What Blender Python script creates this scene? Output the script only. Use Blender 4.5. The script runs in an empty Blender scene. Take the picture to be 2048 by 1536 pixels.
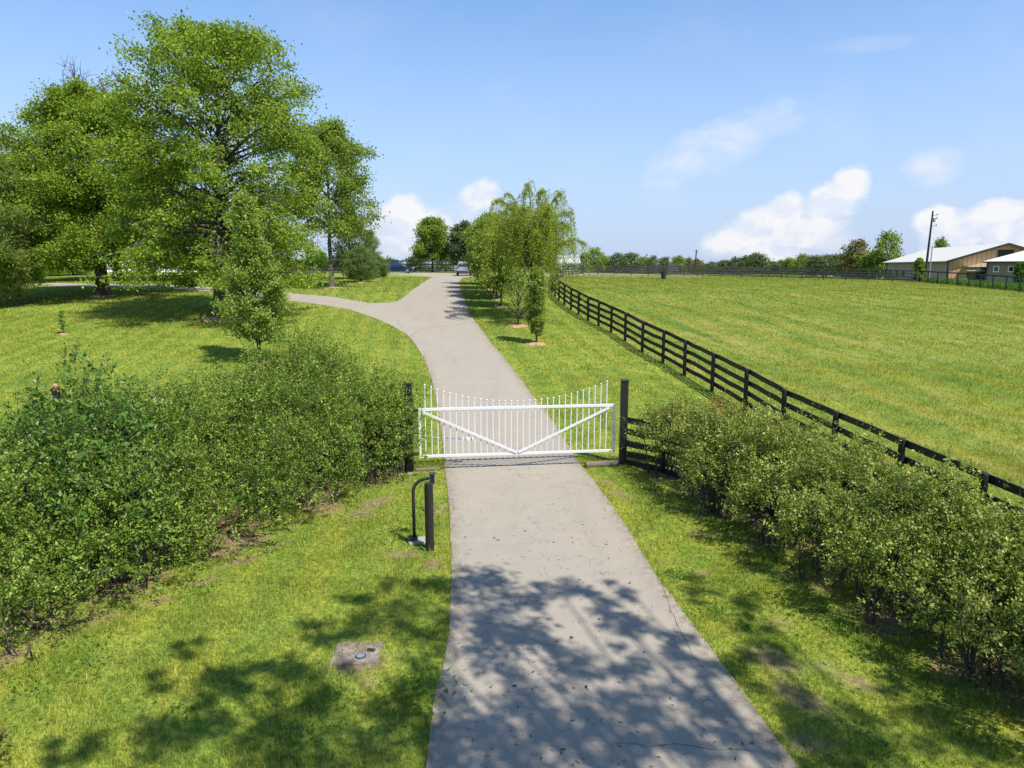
import bpy, math, random
import numpy as np
from mathutils import Vector, Matrix
R = math.radians
scene = bpy.context.scene
col = scene.collection

# ------------------------------------------------------------------ camera, sky, sun
F = 2048 * 24 / 36.0
PITCH = R(9.7)
CAMZ = 4.8
cam_d = bpy.data.cameras.new('camera'); cam_d.lens = 24; cam_d.sensor_width = 36
cam_d.clip_start = 0.1; cam_d.clip_end = 8000
cam = bpy.data.objects.new('camera', cam_d); col.objects.link(cam)
cam.location = (0, 0, CAMZ); cam.rotation_euler = (R(90) - PITCH, 0, 0)
scene.camera = cam

SUN_EL = R(56); SUN_AZ = R(133)          # azimuth clockwise from +Y
SUN = np.array([math.sin(SUN_AZ) * math.cos(SUN_EL), math.cos(SUN_AZ) * math.cos(SUN_EL), math.sin(SUN_EL)])
sl = bpy.data.lights.new('sun', 'SUN'); sl.energy = 4.6; sl.angle = R(0.53); sl.color = (1.0, 0.94, 0.84)
so = bpy.data.objects.new('sun', sl); col.objects.link(so)
so.rotation_euler = Vector(SUN).to_track_quat('Z', 'Y').to_euler()
so.location = (20, -20, 40)
scene.view_settings.view_transform = 'Standard'; scene.view_settings.look = 'None'
scene.view_settings.exposure = 0.8; scene.view_settings.gamma = 1.0
scene.cycles.max_bounces = 6; scene.cycles.transparent_max_bounces = 6
scene.cycles.transmission_bounces = 4; scene.cycles.diffuse_bounces = 3; scene.cycles.glossy_bounces = 2

def pdir(px, py):
    a = (px - 1024) / F; b = (768 - py) / F
    return np.array([a, math.cos(PITCH) + b * math.sin(PITCH), -math.sin(PITCH) + b * math.cos(PITCH)])

# clouds are given by the direction in which they stand: (x/y, z/y) of the view ray, radii, turn, strength, sharpness
def cuv(px, py):
    d = pdir(px, py); return d[0] / d[1], d[2] / d[1]
CLOUDS = [  # px, py, rx, ry, turn(deg), strength
    (1440, 280, 165, 44, 22, 0.62), (1350, 325, 75, 36, 25, 0.5), (1520, 255, 95, 24, 12, 0.42),
    (1700, 365, 52, 36, 40, 1.05), (1660, 405, 80, 44, 28, 0.95), (1565, 425, 62, 38, 25, 1.05), (1610, 455, 120, 36, 20, 0.85), (1500, 452, 84, 38, 25, 0.9),
    (1458, 478, 66, 30, 15, 0.84), (1540, 505, 95, 22, 0, 0.82), (1650, 480, 75, 30, 5, 0.6),
    (1872, 330, 66, 34, 5, 0.72), (1870, 440, 50, 34, 15, 1.0), (1905, 465, 80, 48, 0, 0.9), (1995, 430, 75, 40, 15, 0.95), (2040, 480, 110, 45, 0, 0.85),
    (808, 425, 62, 40, 20, 1.1), (840, 455, 105, 46, 0, 0.85), (770, 465, 80, 50, 0, 0.7), (960, 388, 48, 30, 20, 0.85), (930, 430, 70, 44, 10, 0.62),
    (900, 480, 120, 34, 0, 0.4), (1740, 85, 130, 14, 4, 0.2), (120, 330, 260, 60, 0, 0.2),
]
world = bpy.data.worlds.new('World'); scene.world = world; world.use_nodes = True
def build_world():
    nt = world.node_tree; N = nt.nodes; L = nt.links
    for n in list(N): N.remove(n)
    out = N.new('ShaderNodeOutputWorld'); bg = N.new('ShaderNodeBackground'); bg.inputs[1].default_value = 0.1
    sky = N.new('ShaderNodeTexSky'); sky.sky_type = 'NISHITA'; sky.sun_disc = False
    sky.sun_elevation = SUN_EL; sky.sun_rotation = SUN_AZ; sky.altitude = 200; sky.air_density = 1.0; sky.dust_density = 0.6; sky.ozone_density = 3.0
    tc = N.new('ShaderNodeTexCoord'); sep = N.new('ShaderNodeSeparateXYZ'); L.new(tc.outputs['Generated'], sep.inputs[0])
    def M(op, a, b=None, c=None, clamp=False):
        n = N.new('ShaderNodeMath'); n.operation = op; n.use_clamp = clamp
        for k, v in enumerate((a, b, c)):
            if v is None: continue
            if isinstance(v, (int, float)): n.inputs[k].default_value = v
            else: L.new(v, n.inputs[k])
        return n.outputs[0]
    ys = M('MAXIMUM', sep.outputs[1], 0.05)
    u = M('DIVIDE', sep.outputs[0], ys); v = M('DIVIDE', sep.outputs[2], ys)
    fwd = M('MULTIPLY', sep.outputs[1], 20, clamp=True)
    cmb = N.new('ShaderNodeCombineXYZ'); L.new(u, cmb.inputs[0]); L.new(M('MULTIPLY', v, 1.5), cmb.inputs[1])
    def noise(scale, det, rough, dist=0):
        n = N.new('ShaderNodeTexNoise'); n.inputs['Scale'].default_value = scale; n.inputs['Detail'].default_value = det
        n.inputs['Roughness'].default_value = rough; n.inputs['Distortion'].default_value = dist
        L.new(cmb.outputs[0], n.inputs['Vector']); return n.outputs[0]
    nz = noise(15, 9, 0.6, 0.2); nz2 = noise(60, 8, 0.65); nz3 = noise(5, 4, 0.5)
    pert = M('ADD', M('MULTIPLY', M('SUBTRACT', nz, 0.5), 1.5), M('MULTIPLY', M('SUBTRACT', nz2, 0.5), 0.55))
    total = None
    for px, py, rx, ry, turn, st in CLOUDS:
        cu, cv = cuv(px, py); a = R(turn); ca, sa = math.cos(a), math.sin(a)
        ru, rv = rx / F, ry / F
        du = M('SUBTRACT', u, cu); dv = M('SUBTRACT', v, cv)
        p = M('ADD', M('MULTIPLY', du, ca / ru), M('MULTIPLY', dv, sa / ru))
        q = M('ADD', M('MULTIPLY', du, -sa / rv), M('MULTIPLY', dv, ca / rv))
        # softer underneath than on top
        q = M('MULTIPLY', q, M('ADD', 0.72, M('MULTIPLY', M('GREATER_THAN', q, 0.0), 0.28)))
        d2 = M('ADD', M('MULTIPLY', p, p), M('MULTIPLY', q, q))
        m = M('ADD', M('SUBTRACT', 1.0, d2), pert)
        m = M('MULTIPLY', M('MULTIPLY', M('SUBTRACT', m, .12 if st > .8 else 0), 1.7 if st > .8 else .7, clamp=True), min(1, st))
        total = m if total is None else M('ADD', M('MAXIMUM', total, m), M('MULTIPLY', M('MINIMUM', total, m), .08))
    wisps = M('MULTIPLY', M('SUBTRACT', nz3, 0.5, clamp=True), 0.5)
    total = M('MULTIPLY', M('ADD', total, wisps), fwd, clamp=True)
    shade = N.new('ShaderNodeMix'); shade.data_type = 'RGBA'
    shade.inputs[6].default_value = (4.6, 4.9, 5.6, 1); shade.inputs[7].default_value = (5.5, 5.5, 5.55, 1)
    cm2 = N.new('ShaderNodeVectorMath'); cm2.operation = 'ADD'; cm2.inputs[1].default_value = (.012, .022, 0); L.new(cmb.outputs[0], cm2.inputs[0])
    nsh = N.new('ShaderNodeTexNoise'); nsh.inputs['Scale'].default_value = 15; nsh.inputs['Detail'].default_value = 9; nsh.inputs['Distortion'].default_value = .2; L.new(cm2.outputs[0], nsh.inputs['Vector'])
    L.new(M('ADD', M('MULTIPLY', M('SUBTRACT', nz, nsh.outputs[0]), 7), .62, clamp=True), shade.inputs[0])
    # pale air near the horizon: nishita colour pulled towards soft blue
    hz = N.new('ShaderNodeMix'); hz.data_type = 'RGBA'
    hue = N.new('ShaderNodeHueSaturation'); hue.inputs['Saturation'].default_value = 1.0; hue.inputs['Value'].default_value = SKYV
    gain = N.new('ShaderNodeMix'); gain.data_type = 'RGBA'; gain.blend_type = 'MULTIPLY'; gain.inputs[0].default_value = 1; gain.inputs[7].default_value = (.88, 1.1, 1.24, 1)
    L.new(sky.outputs[0], gain.inputs[6]); L.new(gain.outputs[2], hue.inputs['Color'])
    hor = M('POWER', M('SUBTRACT', 1.0, M('MULTIPLY', M('MAXIMUM', sep.outputs[2], 0.0), 2.4, clamp=True)), 1.25)
    L.new(hor, hz.inputs[0]); L.new(hue.outputs[0], hz.inputs[6]); hz.inputs[7].default_value = (3.12, 3.7, 5.05, 1)
    mx = N.new('ShaderNodeMix'); mx.data_type = 'RGBA'
    L.new(M('MULTIPLY', total, 0.93), mx.inputs[0]); L.new(hz.outputs[2], mx.inputs[6]); L.new(shade.outputs[2], mx.inputs[7])
    L.new(mx.outputs[2], bg.inputs[0]); L.new(bg.outputs[0], out.inputs[0])
SKYV = 1.0
build_world()

# ------------------------------------------------------------------ terrain
def ss(x, a, b):
    t = np.clip((x - a) / (b - a), 0, 1); return t * t * (3 - 2 * t)
_gy = np.array([-400, -60, 0, 14, 17.5, 20, 23, 27, 33, 38, 44, 53, 65, 78, 88, 100, 115, 140, 180, 300, 600, 3000.])
_gz = np.array([0, 0, 0, 0, .03, .22, .5, .8, 1.3, 1.75, 2.3, 2.95, 3.36, 3.66, 3.78, 3.97, 4.08, 3.9, 2.5, .5, -1, -3])
_ty = np.arange(-400, 3000, 0.25); _tz = np.interp(_ty, _gy, _gz)
_k = np.exp(-0.5 * (np.arange(-24, 25) * .25 / 1.6) ** 2); _k /= _k.sum()
_tz = np.convolve(np.pad(_tz, 24, mode='edge'), _k, mode='valid')
def gz(x, y):
    x = np.asarray(x, float); y = np.asarray(y, float)
    z = np.interp(y, _ty, _tz)
    z = z - 0.011 * np.clip(x, 0, 60) * ss(y, 34, 60) * (1 - ss(y, 140, 300))
    z = z - 1.35 * ss(x, 46, 56) * ss(y, 52, 72) * (1 - ss(y, 150, 260))
    z = z + 0.035 * np.sin(x * .9 + 1.3) * np.sin(y * .7) * ss(np.abs(x), 3, 7) * (1 - ss(y, 60, 80))
    return z
def G(x, y): return float(gz(x, y))
def at(px, py, h=0.0, tmax=400):
    d = pdir(px, py); t = np.linspace(2, tmax, 8000)
    X = d[0] * t; Y = d[1] * t; Z = CAMZ + d[2] * t
    below = Z < gz(X, Y) + h
    if not below.any(): i = len(t) - 1
    else: i = int(np.argmax(below))
    return np.array([X[i], Y[i], float(gz(X[i], Y[i]))])
def aty(px, py, Y):
    d = pdir(px, py); t = Y / d[1]; return np.array([d[0] * t, Y, CAMZ + d[2] * t])

# ------------------------------------------------------------------ object helpers
def link(o, parent=None):
    col.objects.link(o)
    if parent is not None: o.parent = parent
    return o
def thing(name, label, cat, loc=(0, 0, 0), rz=0, group=None):
    o = bpy.data.objects.new(name, None); link(o); o.empty_display_size = .3
    o.location = loc; o.rotation_euler = (0, 0, rz); o['label'] = label; o['category'] = cat
    if group: o['group'] = group
    return o
def tag(o, label=None, cat=None, group=None, kind=None):
    if label: o['label'] = label
    if cat: o['category'] = cat
    if group: o['group'] = group
    if kind: o['kind'] = kind
    return o
def copy_tree(o, parent=None):
    c = o.copy(); col.objects.link(c); c.parent = parent
    for ch in [k for k in col.objects if k.parent == o]: copy_tree(ch, c)
    return c

class MB:
    def __init__(s): s.v = []; s.f = []; s.n = 0; s.a = []
    def add(s, verts, faces, attr=None):
        verts = np.asarray(verts, float).reshape(-1, 3)
        if isinstance(faces, np.ndarray): s.f.append(faces + s.n)
        else: s.f.append([[i + s.n for i in f] for f in faces])
        s.v.append(verts); s.n += len(verts)
        s.a.append(np.full(len(verts), .5) if attr is None else np.asarray(attr, float))
        return s
    def box(s, c, d, rz=0, M=None):
        x, y, z = d[0] / 2, d[1] / 2, d[2] / 2
        v = np.array([[sx * x, sy * y, sz * z] for sz in (-1, 1) for sy in (-1, 1) for sx in (-1, 1)])
        if M is not None: v = v @ np.array(M).T
        elif rz: v = v @ np.array([[math.cos(rz), math.sin(rz), 0], [-math.sin(rz), math.cos(rz), 0], [0, 0, 1]])
        return s.add(v + np.array(c), [[0, 2, 3, 1], [4, 5, 7, 6], [0, 1, 5, 4], [2, 6, 7, 3], [0, 4, 6, 2], [1, 3, 7, 5]])
    def bar(s, a, b, w, h, up=(0, 0, 1)):
        a = np.array(a, float); b = np.array(b, float); d = b - a; L = np.linalg.norm(d); d /= L
        sd = np.cross(d, up); sd /= np.linalg.norm(sd); u = np.cross(sd, d)
        return s.box((a + b) / 2, (L, w, h), M=np.stack([d, sd, u], 1))
    def tube(s, pts, rad, n=6, cap=True, attr=None):
        pts = np.asarray(pts, float); m = len(pts); rad = np.broadcast_to(rad, (m,))
        t = np.gradient(pts, axis=0); t /= np.linalg.norm(t, axis=1)[:, None] + 1e-9
        ref = np.array([1.0, 0, 0]) if abs(t[0][2]) > .8 else np.array([0, 0, 1.0])
        a = np.cross(t, ref); a /= np.linalg.norm(a, axis=1)[:, None] + 1e-9; b = np.cross(t, a)
        th = np.arange(n) * 2 * math.pi / n
        v = pts[:, None] + rad[:, None, None] * (np.cos(th)[None, :, None] * a[:, None] + np.sin(th)[None, :, None] * b[:, None])
        i = np.arange(m - 1)[:, None] * n; j = np.arange(n)[None]; k = (j + 1) % n
        q = np.stack([i + j, i + n + j, i + n + k, i + k], -1).reshape(-1, 4)
        s.add(v.reshape(-1, 3), q, None if attr is None else np.full(m * n, attr))
        if cap:
            b0 = s.n - m * n
            s.f.append([[b0 + x for x in range(n)], [b0 + (m - 1) * n + x for x in range(n)][::-1]])
        return s
    def cyl(s, c, r, h, n=16, r2=None):
        c = np.array(c, float); return s.tube([c, c + [0, 0, h]], [r, r if r2 is None else r2], n)
    def ball(s, c, r, n=10, m=6, sc=(1, 1, 1)):
        th = np.linspace(0, math.pi, m + 1); 
        v = [[math.sin(t) * math.cos(p) * sc[0] * r + c[0], math.sin(t) * math.sin(p) * sc[1] * r + c[1], math.cos(t) * sc[2] * r + c[2]] for t in th for p in np.arange(n) * 2 * math.pi / n]
        f = [[i * n + j, (i + 1) * n + j, (i + 1) * n + (j + 1) % n, i * n + (j + 1) % n] for i in range(m) for j in range(n)]
        return s.add(v, f)
    def prism(s, prof, y0, y1):           # profile in x,z, run along y
        n = len(prof); v = [[p[0], y0, p[1]] for p in prof] + [[p[0], y1, p[1]] for p in prof]
        f = [list(range(n)), list(range(2 * n - 1, n - 1, -1))] + [[i, i + n, (i + 1) % n + n, (i + 1) % n] for i in range(n)]
        return s.add(v, f)
    def build(s, name, mat, parent=None, smooth=False, bevel=0):
        me = bpy.data.meshes.new(name)
        V = np.concatenate(s.v) if s.v else np.zeros((0, 3))
        loops = []; starts = []; n0 = 0
        for f in s.f:
            if isinstance(f, np.ndarray):
                k = f.shape[1]; loops.append(f.ravel()); starts.append(n0 + np.arange(len(f)) * k); n0 += f.size
            else:
                for g in f: loops.append(np.array(g)); starts.append(np.array([n0])); n0 += len(g)
        loops = np.concatenate(loops).astype(np.int32); starts = np.concatenate(starts).astype(np.int32)
        me.vertices.add(len(V)); me.vertices.foreach_set('co', V.astype(np.float32).ravel())
        me.loops.add(len(loops)); me.loops.foreach_set('vertex_index', loops)
        me.polygons.add(len(starts)); me.polygons.foreach_set('loop_start', starts)
        me.update(calc_edges=True)
        at_ = me.attributes.new('rnd', 'FLOAT', 'POINT'); at_.data.foreach_set('value', np.concatenate(s.a).astype(np.float32))
        me.polygons.foreach_set('use_smooth', np.full(len(starts), bool(smooth)))
        me.materials.append(mat)
        o = bpy.data.objects.new(name, me); link(o, parent)
        if bevel:
            md = o.modifiers.new('bevel', 'BEVEL'); md.width = bevel; md.segments = 2; md.limit_method = 'ANGLE'
        return o

# ------------------------------------------------------------------ materials
def newmat(name):
    m = bpy.data.materials.new(name); m.use_nodes = True; nt = m.node_tree
    for n in list(nt.nodes): nt.nodes.remove(n)
    return m, nt.nodes, nt.links
class NT:
    def __init__(s, name):
        s.m, s.N, s.L = newmat(name); s.out = s.N.new('ShaderNodeOutputMaterial')
    def set(s, sock, v):
        if isinstance(v, (int, float)): sock.default_value = v
        elif isinstance(v, tuple): sock.default_value = v if len(v) == len(sock.default_value) else v + (1,)
        else: s.L.new(v, sock)
    def math(s, op, a, b=0.0, c=None, clamp=False):
        n = s.N.new('ShaderNodeMath'); n.operation = op; n.use_clamp = clamp
        s.set(n.inputs[0], a); s.set(n.inputs[1], b)
        if c is not None: s.set(n.inputs[2], c)
        return n.outputs[0]
    def mix(s, f, a, b, mode='MIX'):
        n = s.N.new('ShaderNodeMix'); n.data_type = 'RGBA'; n.blend_type = mode
        s.set(n.inputs[0], f); s.set(n.inputs[6], a); s.set(n.inputs[7], b); return n.outputs[2]
    def pos(s, obj=False):
        if obj: return s.N.new('ShaderNodeTexCoord').outputs['Object']
        return s.N.new('ShaderNodeNewGeometry').outputs['Position']
    def mapv(s, v, scale, rot=(0, 0, 0)):
        n = s.N.new('ShaderNodeMapping'); s.L.new(v, n.inputs[0]); n.inputs['Scale'].default_value = scale; n.inputs['Rotation'].default_value = rot; return n.outputs[0]
    def noise(s, v, scale, det=4, rough=.55, dist=0):
        n = s.N.new('ShaderNodeTexNoise'); s.L.new(v, n.inputs['Vector']); n.inputs['Scale'].default_value = scale
        n.inputs['Detail'].default_value = det; n.inputs['Roughness'].default_value = rough; n.inputs['Distortion'].default_value = dist; return n.outputs[0]
    def rng(s, v, a, b, c=0.0, d=1.0):
        n = s.N.new('ShaderNodeMapRange'); s.set(n.inputs[0], v)
        for k, x in enumerate((a, b, c, d)): n.inputs[k + 1].default_value = x
        return n.outputs[0]
    def attr(s, name):
        n = s.N.new('ShaderNodeAttribute'); n.attribute_name = name; return n.outputs['Fac']
    def ramp(s, v, stops):
        n = s.N.new('ShaderNodeValToRGB'); s.L.new(v, n.inputs[0]); e = n.color_ramp.elements
        while len(e) < len(stops): e.new(.5)
        for k, (p, c) in enumerate(stops): e[k].position = p; e[k].color = c + (1,)
        return n.outputs[0]
    def bump(s, h, strength, dist=.01):
        n = s.N.new('ShaderNodeBump'); s.L.new(h, n.inputs['Height']); n.inputs['Strength'].default_value = strength; n.inputs['Distance'].default_value = dist; return n.outputs[0]
    def pbr(s, colr, rough=.6, metal=0, spec=.5, normal=None, coat=0, emit=None):
        p = s.N.new('ShaderNodeBsdfPrincipled'); s.set(p.inputs['Base Color'], colr); s.set(p.inputs['Roughness'], rough)
        p.inputs['Metallic'].default_value = metal; p.inputs['Specular IOR Level'].default_value = spec; p.inputs['Coat Weight'].default_value = coat
        if normal is not None: s.L.new(normal, p.inputs['Normal'])
        return p.outputs[0]
    def done(s, sh): s.L.new(sh, s.out.inputs[0]); return s.m

def plain(name, c, rough=.6, metal=0, var=.18, scale=6, bump=0, coat=0, spec=.5, obj=True):
    t = NT(name); p = t.pos(obj); n = t.noise(p, scale, 5, .6)
    lo = tuple(x * (1 - var) for x in c); hi = tuple(min(1, x * (1 + var)) for x in c)
    cc = t.mix(n, lo, hi)
    b = t.bump(t.noise(p, scale * 8, 4), bump, .004) if bump else None
    return t.done(t.pbr(cc, t.rng(n, .3, .7, rough * .85, min(1, rough * 1.15)), metal, spec, b, coat))

def leafmat(name, dark, mid, light, trans=.35, gloss=.22, rough=.45, tint=(1.25, 1.15, .5)):
    t = NT(name); r = t.attr('rnd')
    p = t.pos(); n = t.rng(t.noise(p, 1.1, 4, .6), .3, .7)
    c = t.ramp(t.math('ADD', t.math('MULTIPLY', r, .72), t.math('MULTIPLY', n, .28)), [(0.1, dark), (.5, mid), (.95, light)])
    geo = t.N.new('ShaderNodeNewGeometry')
    c2 = t.mix(t.math('MULTIPLY', geo.outputs['Backfacing'], .35), c, t.mix(1, c, (1.1, 1.12, 1.1), 'MULTIPLY'))
    a = t.pbr(c2, rough, 0, gloss)
    tr = t.N.new('ShaderNodeBsdfTranslucent'); t.L.new(t.mix(1, c, tint, 'MULTIPLY'), tr.inputs[0])
    ms = t.N.new('ShaderNodeMixShader'); ms.inputs[0].default_value = trans; t.L.new(a, ms.inputs[1]); t.L.new(tr.outputs[0], ms.inputs[2])
    return t.done(ms.outputs[0])

def barkmat(name, c):
    t = NT(name); p = t.mapv(t.pos(True), (9, 9, 2.2)); n = t.noise(p, 2.2, 6, .65, .4)
    cc = t.ramp(n, [(.3, tuple(x * .45 for x in c)), (.55, c), (.8, tuple(min(1, x * 1.6) for x in c))])
    return t.done(t.pbr(cc, .9, 0, .2, t.bump(n, .9, .03)))

M_bark = barkmat('oak_bark', (.085, .072, .058)); M_bark2 = barkmat('young_bark', (.075, .06, .05)); M_barkg = barkmat('grey_bark', (.11, .1, .09))
M_oak = leafmat('oak_leaf', (.08, .14, .012), (.20, .305, .028), (.38, .47, .075), .45)
M_oak2 = leafmat('maple_leaf', (.075, .135, .016), (.185, .28, .034), (.35, .44, .09), .45)
M_pear = leafmat('pear_leaf', (.095, .16, .02), (.23, .33, .05), (.44, .50, .17), .52, .3, .42)
M_willow = leafmat('willow_leaf', (.17, .24, .024), (.30, .39, .045), (.44, .50, .09), .55)
M_hedge = leafmat('hedge_leaf', (.02, .045, .008), (.125, .205, .022), (.38, .46, .09), .3, .28, .42)
M_hedge_r = leafmat('hedge_leaf_bronze', (.038, .065, .012), (.17, .24, .03), (.50, .52, .16), .32, .28, .42)
M_red = leafmat('new_leaf_red', (.2, .06, .02), (.38, .14, .045), (.5, .28, .08), .35)
M_glossy = leafmat('glossy_leaf', (.035, .095, .012), (.095, .19, .022), (.22, .33, .07), .40, .4, .38)
M_pine = leafmat('pine_needles', (.075, .12, .022), (.17, .24, .042), (.28, .35, .085), .45, .3, .55)
M_far = leafmat('far_leaf', (.075, .11, .045), (.125, .175, .07), (.18, .23, .095), .35)
M_fary = leafmat('far_leaf_yellow', (.10, .10, .02), (.16, .155, .035), (.22, .22, .06), .3)
M_weed = leafmat('weed_leaf', (.05, .12, .01), (.09, .2, .015), (.15, .27, .03), .35)
M_black = plain('black_fence_paint', (.014, .013, .013), .55, 0, .6, 5, .4, spec=.4)
M_blackold = plain('weathered_black_rail', (.075, .068, .06), .8, 0, .5, 3, .4)
M_white = plain('white_gate_paint', (.60, .61, .62), .4, 0, .05, 4)
M_steel = plain('galvanised_steel', (.42, .45, .48), .4, .7, .12, 8)
M_brownmetal = plain('dark_bronze_metal', (.035, .033, .03), .38, .3, .2, 9)
M_concrete = plain('concrete', (.27, .25, .22), .9, 0, .18, 7, .5)
M_rubber = plain('tyre_rubber', (.02, .02, .02), .8)
M_glass = plain('dark_glass', (.02, .025, .03), .08, 0, .1, 3, spec=.8)
M_rim = plain('alloy_rim', (.5, .5, .52), .3, .9)
M_redlamp = plain('red_lamp', (.45, .02, .015), .25)
M_wood = plain('weathered_log', (.13, .105, .075), .9, 0, .35, 12, .6)
M_mulch = plain('tan_mulch', (.36, .22, .12), .95, 0, .5, 26, .9)

# ------------------------------------------------------------------ driveway outlines (world metres)
PL = [(855, 1536), (862, 1465), (870, 1400), (890, 1320), (899, 1250), (902, 1200), (903, 1150), (900, 1050), (896, 990), (890, 940), (886, 900), (882, 860), (876, 820), (868, 780), (858, 745), (847, 715), (831, 690), (812, 668), (796, 645), (790, 622), (796, 603), (812, 591), (830, 577), (850, 563), (862, 556)]
PR = [(1592, 1536), (1540, 1465), (1492, 1400), (1400, 1275), (1310, 1150), (1250, 1052), (1190, 965), (1152, 920), (1130, 882), (1104, 840), (1068, 795), (1040, 758), (1005, 712), (985, 690), (960, 655), (940, 630), (930, 605), (922, 580), (919, 565), (923, 558)]
WL = np.array([at(*p)[:2] for p in PL]); WR = np.array([at(*p)[:2] for p in PR])
WL = np.vstack([[-2.6, -10], [-1.6, -2], [-1.0, 3], WL]); WR = np.vstack([[5.2, -10], [4.1, -2], [3.2, 3], WR])
def xl(y): return np.interp(y, WL[:, 1], WL[:, 0])
def xr(y): return np.interp(y, WR[:, 1], WR[:, 0])
YT = 79.0
BLO = [(846, 714), (831, 690), (812, 668), (780, 650), (740, 633), (700, 620), (650, 611), (600, 604), (520, 594), (440, 584), (300, 577), (150, 573.5), (0, 572)]
BUP = [(835, 575), (815, 590), (797, 602), (783, 605.5), (745, 607), (700, 600), (650, 592.5), (590, 587.5), (520, 582), (430, 575), (300, 569.5), (150, 567), (0, 566)]
BL = np.array([at(*p)[:2] for p in BLO]); BU = np.array([at(*p)[:2] for p in BUP])
def inpoly(x, y, P):
    x = np.asarray(x); ins = np.zeros(x.shape, bool); n = len(P)
    for i in range(n):
        x1, y1 = P[i]; x2, y2 = P[(i + 1) % n]
        if y1 == y2: continue
        c = ((y1 > y) != (y2 > y)) & (x < (x2 - x1) * (y - y1) / (y2 - y1) + x1); ins ^= c
    return ins
TN = np.array([(-60, 125), (-45, 112), (-30, 103), (-17.5, 95), (-12, 86), (-9.0, 78.6), (-6, 77.4), (-3.5, 80.5), (3, 84), (15, 86), (25, 86)])
TF = np.array([(-60, 133), (-45, 119), (-30, 110), (-18, 103.5), (-12, 101.5), (-9, 101), (-6, 100.5), (-3, 100), (3, 99), (15, 98), (25, 97)])
BPOLY = np.vstack([BL, BU[::-1]]); TPOLY = np.vstack([TN, TF[::-1]])
def onroad(x, y, pad=0.0):
    a = (y > -10) & (y < YT) & (x > xl(y) - pad) & (x < xr(y) + pad)
    return a | inpoly(x, y, BPOLY) | inpoly(x, y, TPOLY)

# fence line on the right
FT = [(1971, 945), (1806, 877), (1673, 822), (1571, 778), (1495, 737.6), (1427.5, 705.7), (1371.5, 680), (1328, 660)]
FB = [(1284, 704), (1250, 682), (1222, 665), (1197, 652), (1176, 641), (1157, 629), (1141.8, 619.6)]
FP = [np.array([8.15, y]) for y in (1.3, 3.75, 6.2, 8.62)] + [at(x, y, 1.38)[:2] for x, y in FT] + [at(x, y)[:2] for x, y in FB]
FP += [np.array(p) for p in [(3.45, 45.2), (3.25, 47.6), (3.15, 50.1), (3.1, 52.5), (3.15, 55), (3.25, 57.4), (3.4, 59.9), (3.6, 62.3), (3.8, 64.7), (4.05, 67.2), (4.3, 69.6), (4.6, 72), (4.9, 74.4), (5.2, 76.9), (5.6, 79.3), (6, 81.7), (6.5, 84.1), (7.1, 86.5), (7.8, 88.8), (8.6, 91.1), (9.6, 93.3)]]
FP = np.array(FP)
RF = np.array([(9.6, 93.3), (11.5, 98), (31.6, 87), (45, 75.5)])      # far rail fence
def infield(x, y): return (x > np.interp(y, FP[:, 1], FP[:, 0])) & (y < 140)
HR = np.array([(3.85, 15.5), (4.4, 14.1), (4.95, 12.6), (5.5, 11.0), (6.0, 9.4), (6.45, 7.8), (6.85, 6.2), (7.1, 4.6), (4.05, 12.9), (4.5, 11.4), (4.9, 10.1), (5.25, 8.8), (5.6, 7.5), (5.9, 6.3)])
HRr = np.array([.9, .95, .92, .9, .88, .88, .88, .88, .6, .62, .68, .7, .7, .7]); HRh = np.array([1.5, 1.75, 1.82, 1.78, 1.75, 1.72, 1.7, 1.7, 1.25, 1.2, 1.25, 1.3, 1.3, 1.3])
HL = np.array([(-3.3, 15.5), (-4.9, 16.4), (-4.7, 14.2), (-6.2, 14.6), (-5.6, 12.6), (-7.6, 14.0), (-6.6, 11.0), (-8.6, 12.8), (-7.2, 9.6), (-8.8, 10.8), (-7.4, 8.6), (-9.4, 9.0), (-10.6, 11.5), (-11, 8.5), (-3.2, 14.75), (-3.0, 15.9), (-4.1, 13.4), (-5.0, 11.6), (-5.9, 9.9), (-6.3, 8.6), (-5.9, 16.2), (-2.95, 15.45), (-5.2, 17.0), (-2.8, 15.2), (-2.5, 15.0), (-2.72, 15.9), (-4.3, 12.4), (-3.7, 13.6), (-5.0, 11.0), (-5.45, 9.9), (-5.95, 8.8), (-6.3, 7.9)])
HLr = np.array([1.05, 1.5, 1.55, 1.5, 1.5, 1.4, 1.6, 1.5, 1.5, 1.5, 1.25, 1.4, 1.5, 1.5, .75, .7, 1.0, 1.0, .95, .9, 1.2, .62, 1.0, .5, .46, .45, .7, .6, .7, .7, .7, .7])
HLh = np.array([2.15, 2.85, 2.5, 2.45, 2.3, 2.3, 2.1, 2.2, 1.9, 2.1, 1.6, 1.8, 2.0, 1.8, 1.75, 2.15, 1.7, 1.5, 1.35, 1.1, 2.7, 1.95, 3.0, 1.55, 2.0, 2.2, 1.1, 1.1, .95, .95, .9, .9])
def blobdist(x, y, C, r):
    d = np.full(np.shape(x), 9.0)
    for (cx, cy), rr in zip(C, r): d = np.minimum(d, np.hypot(x - cx, y - cy) - rr)
    return d
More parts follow.
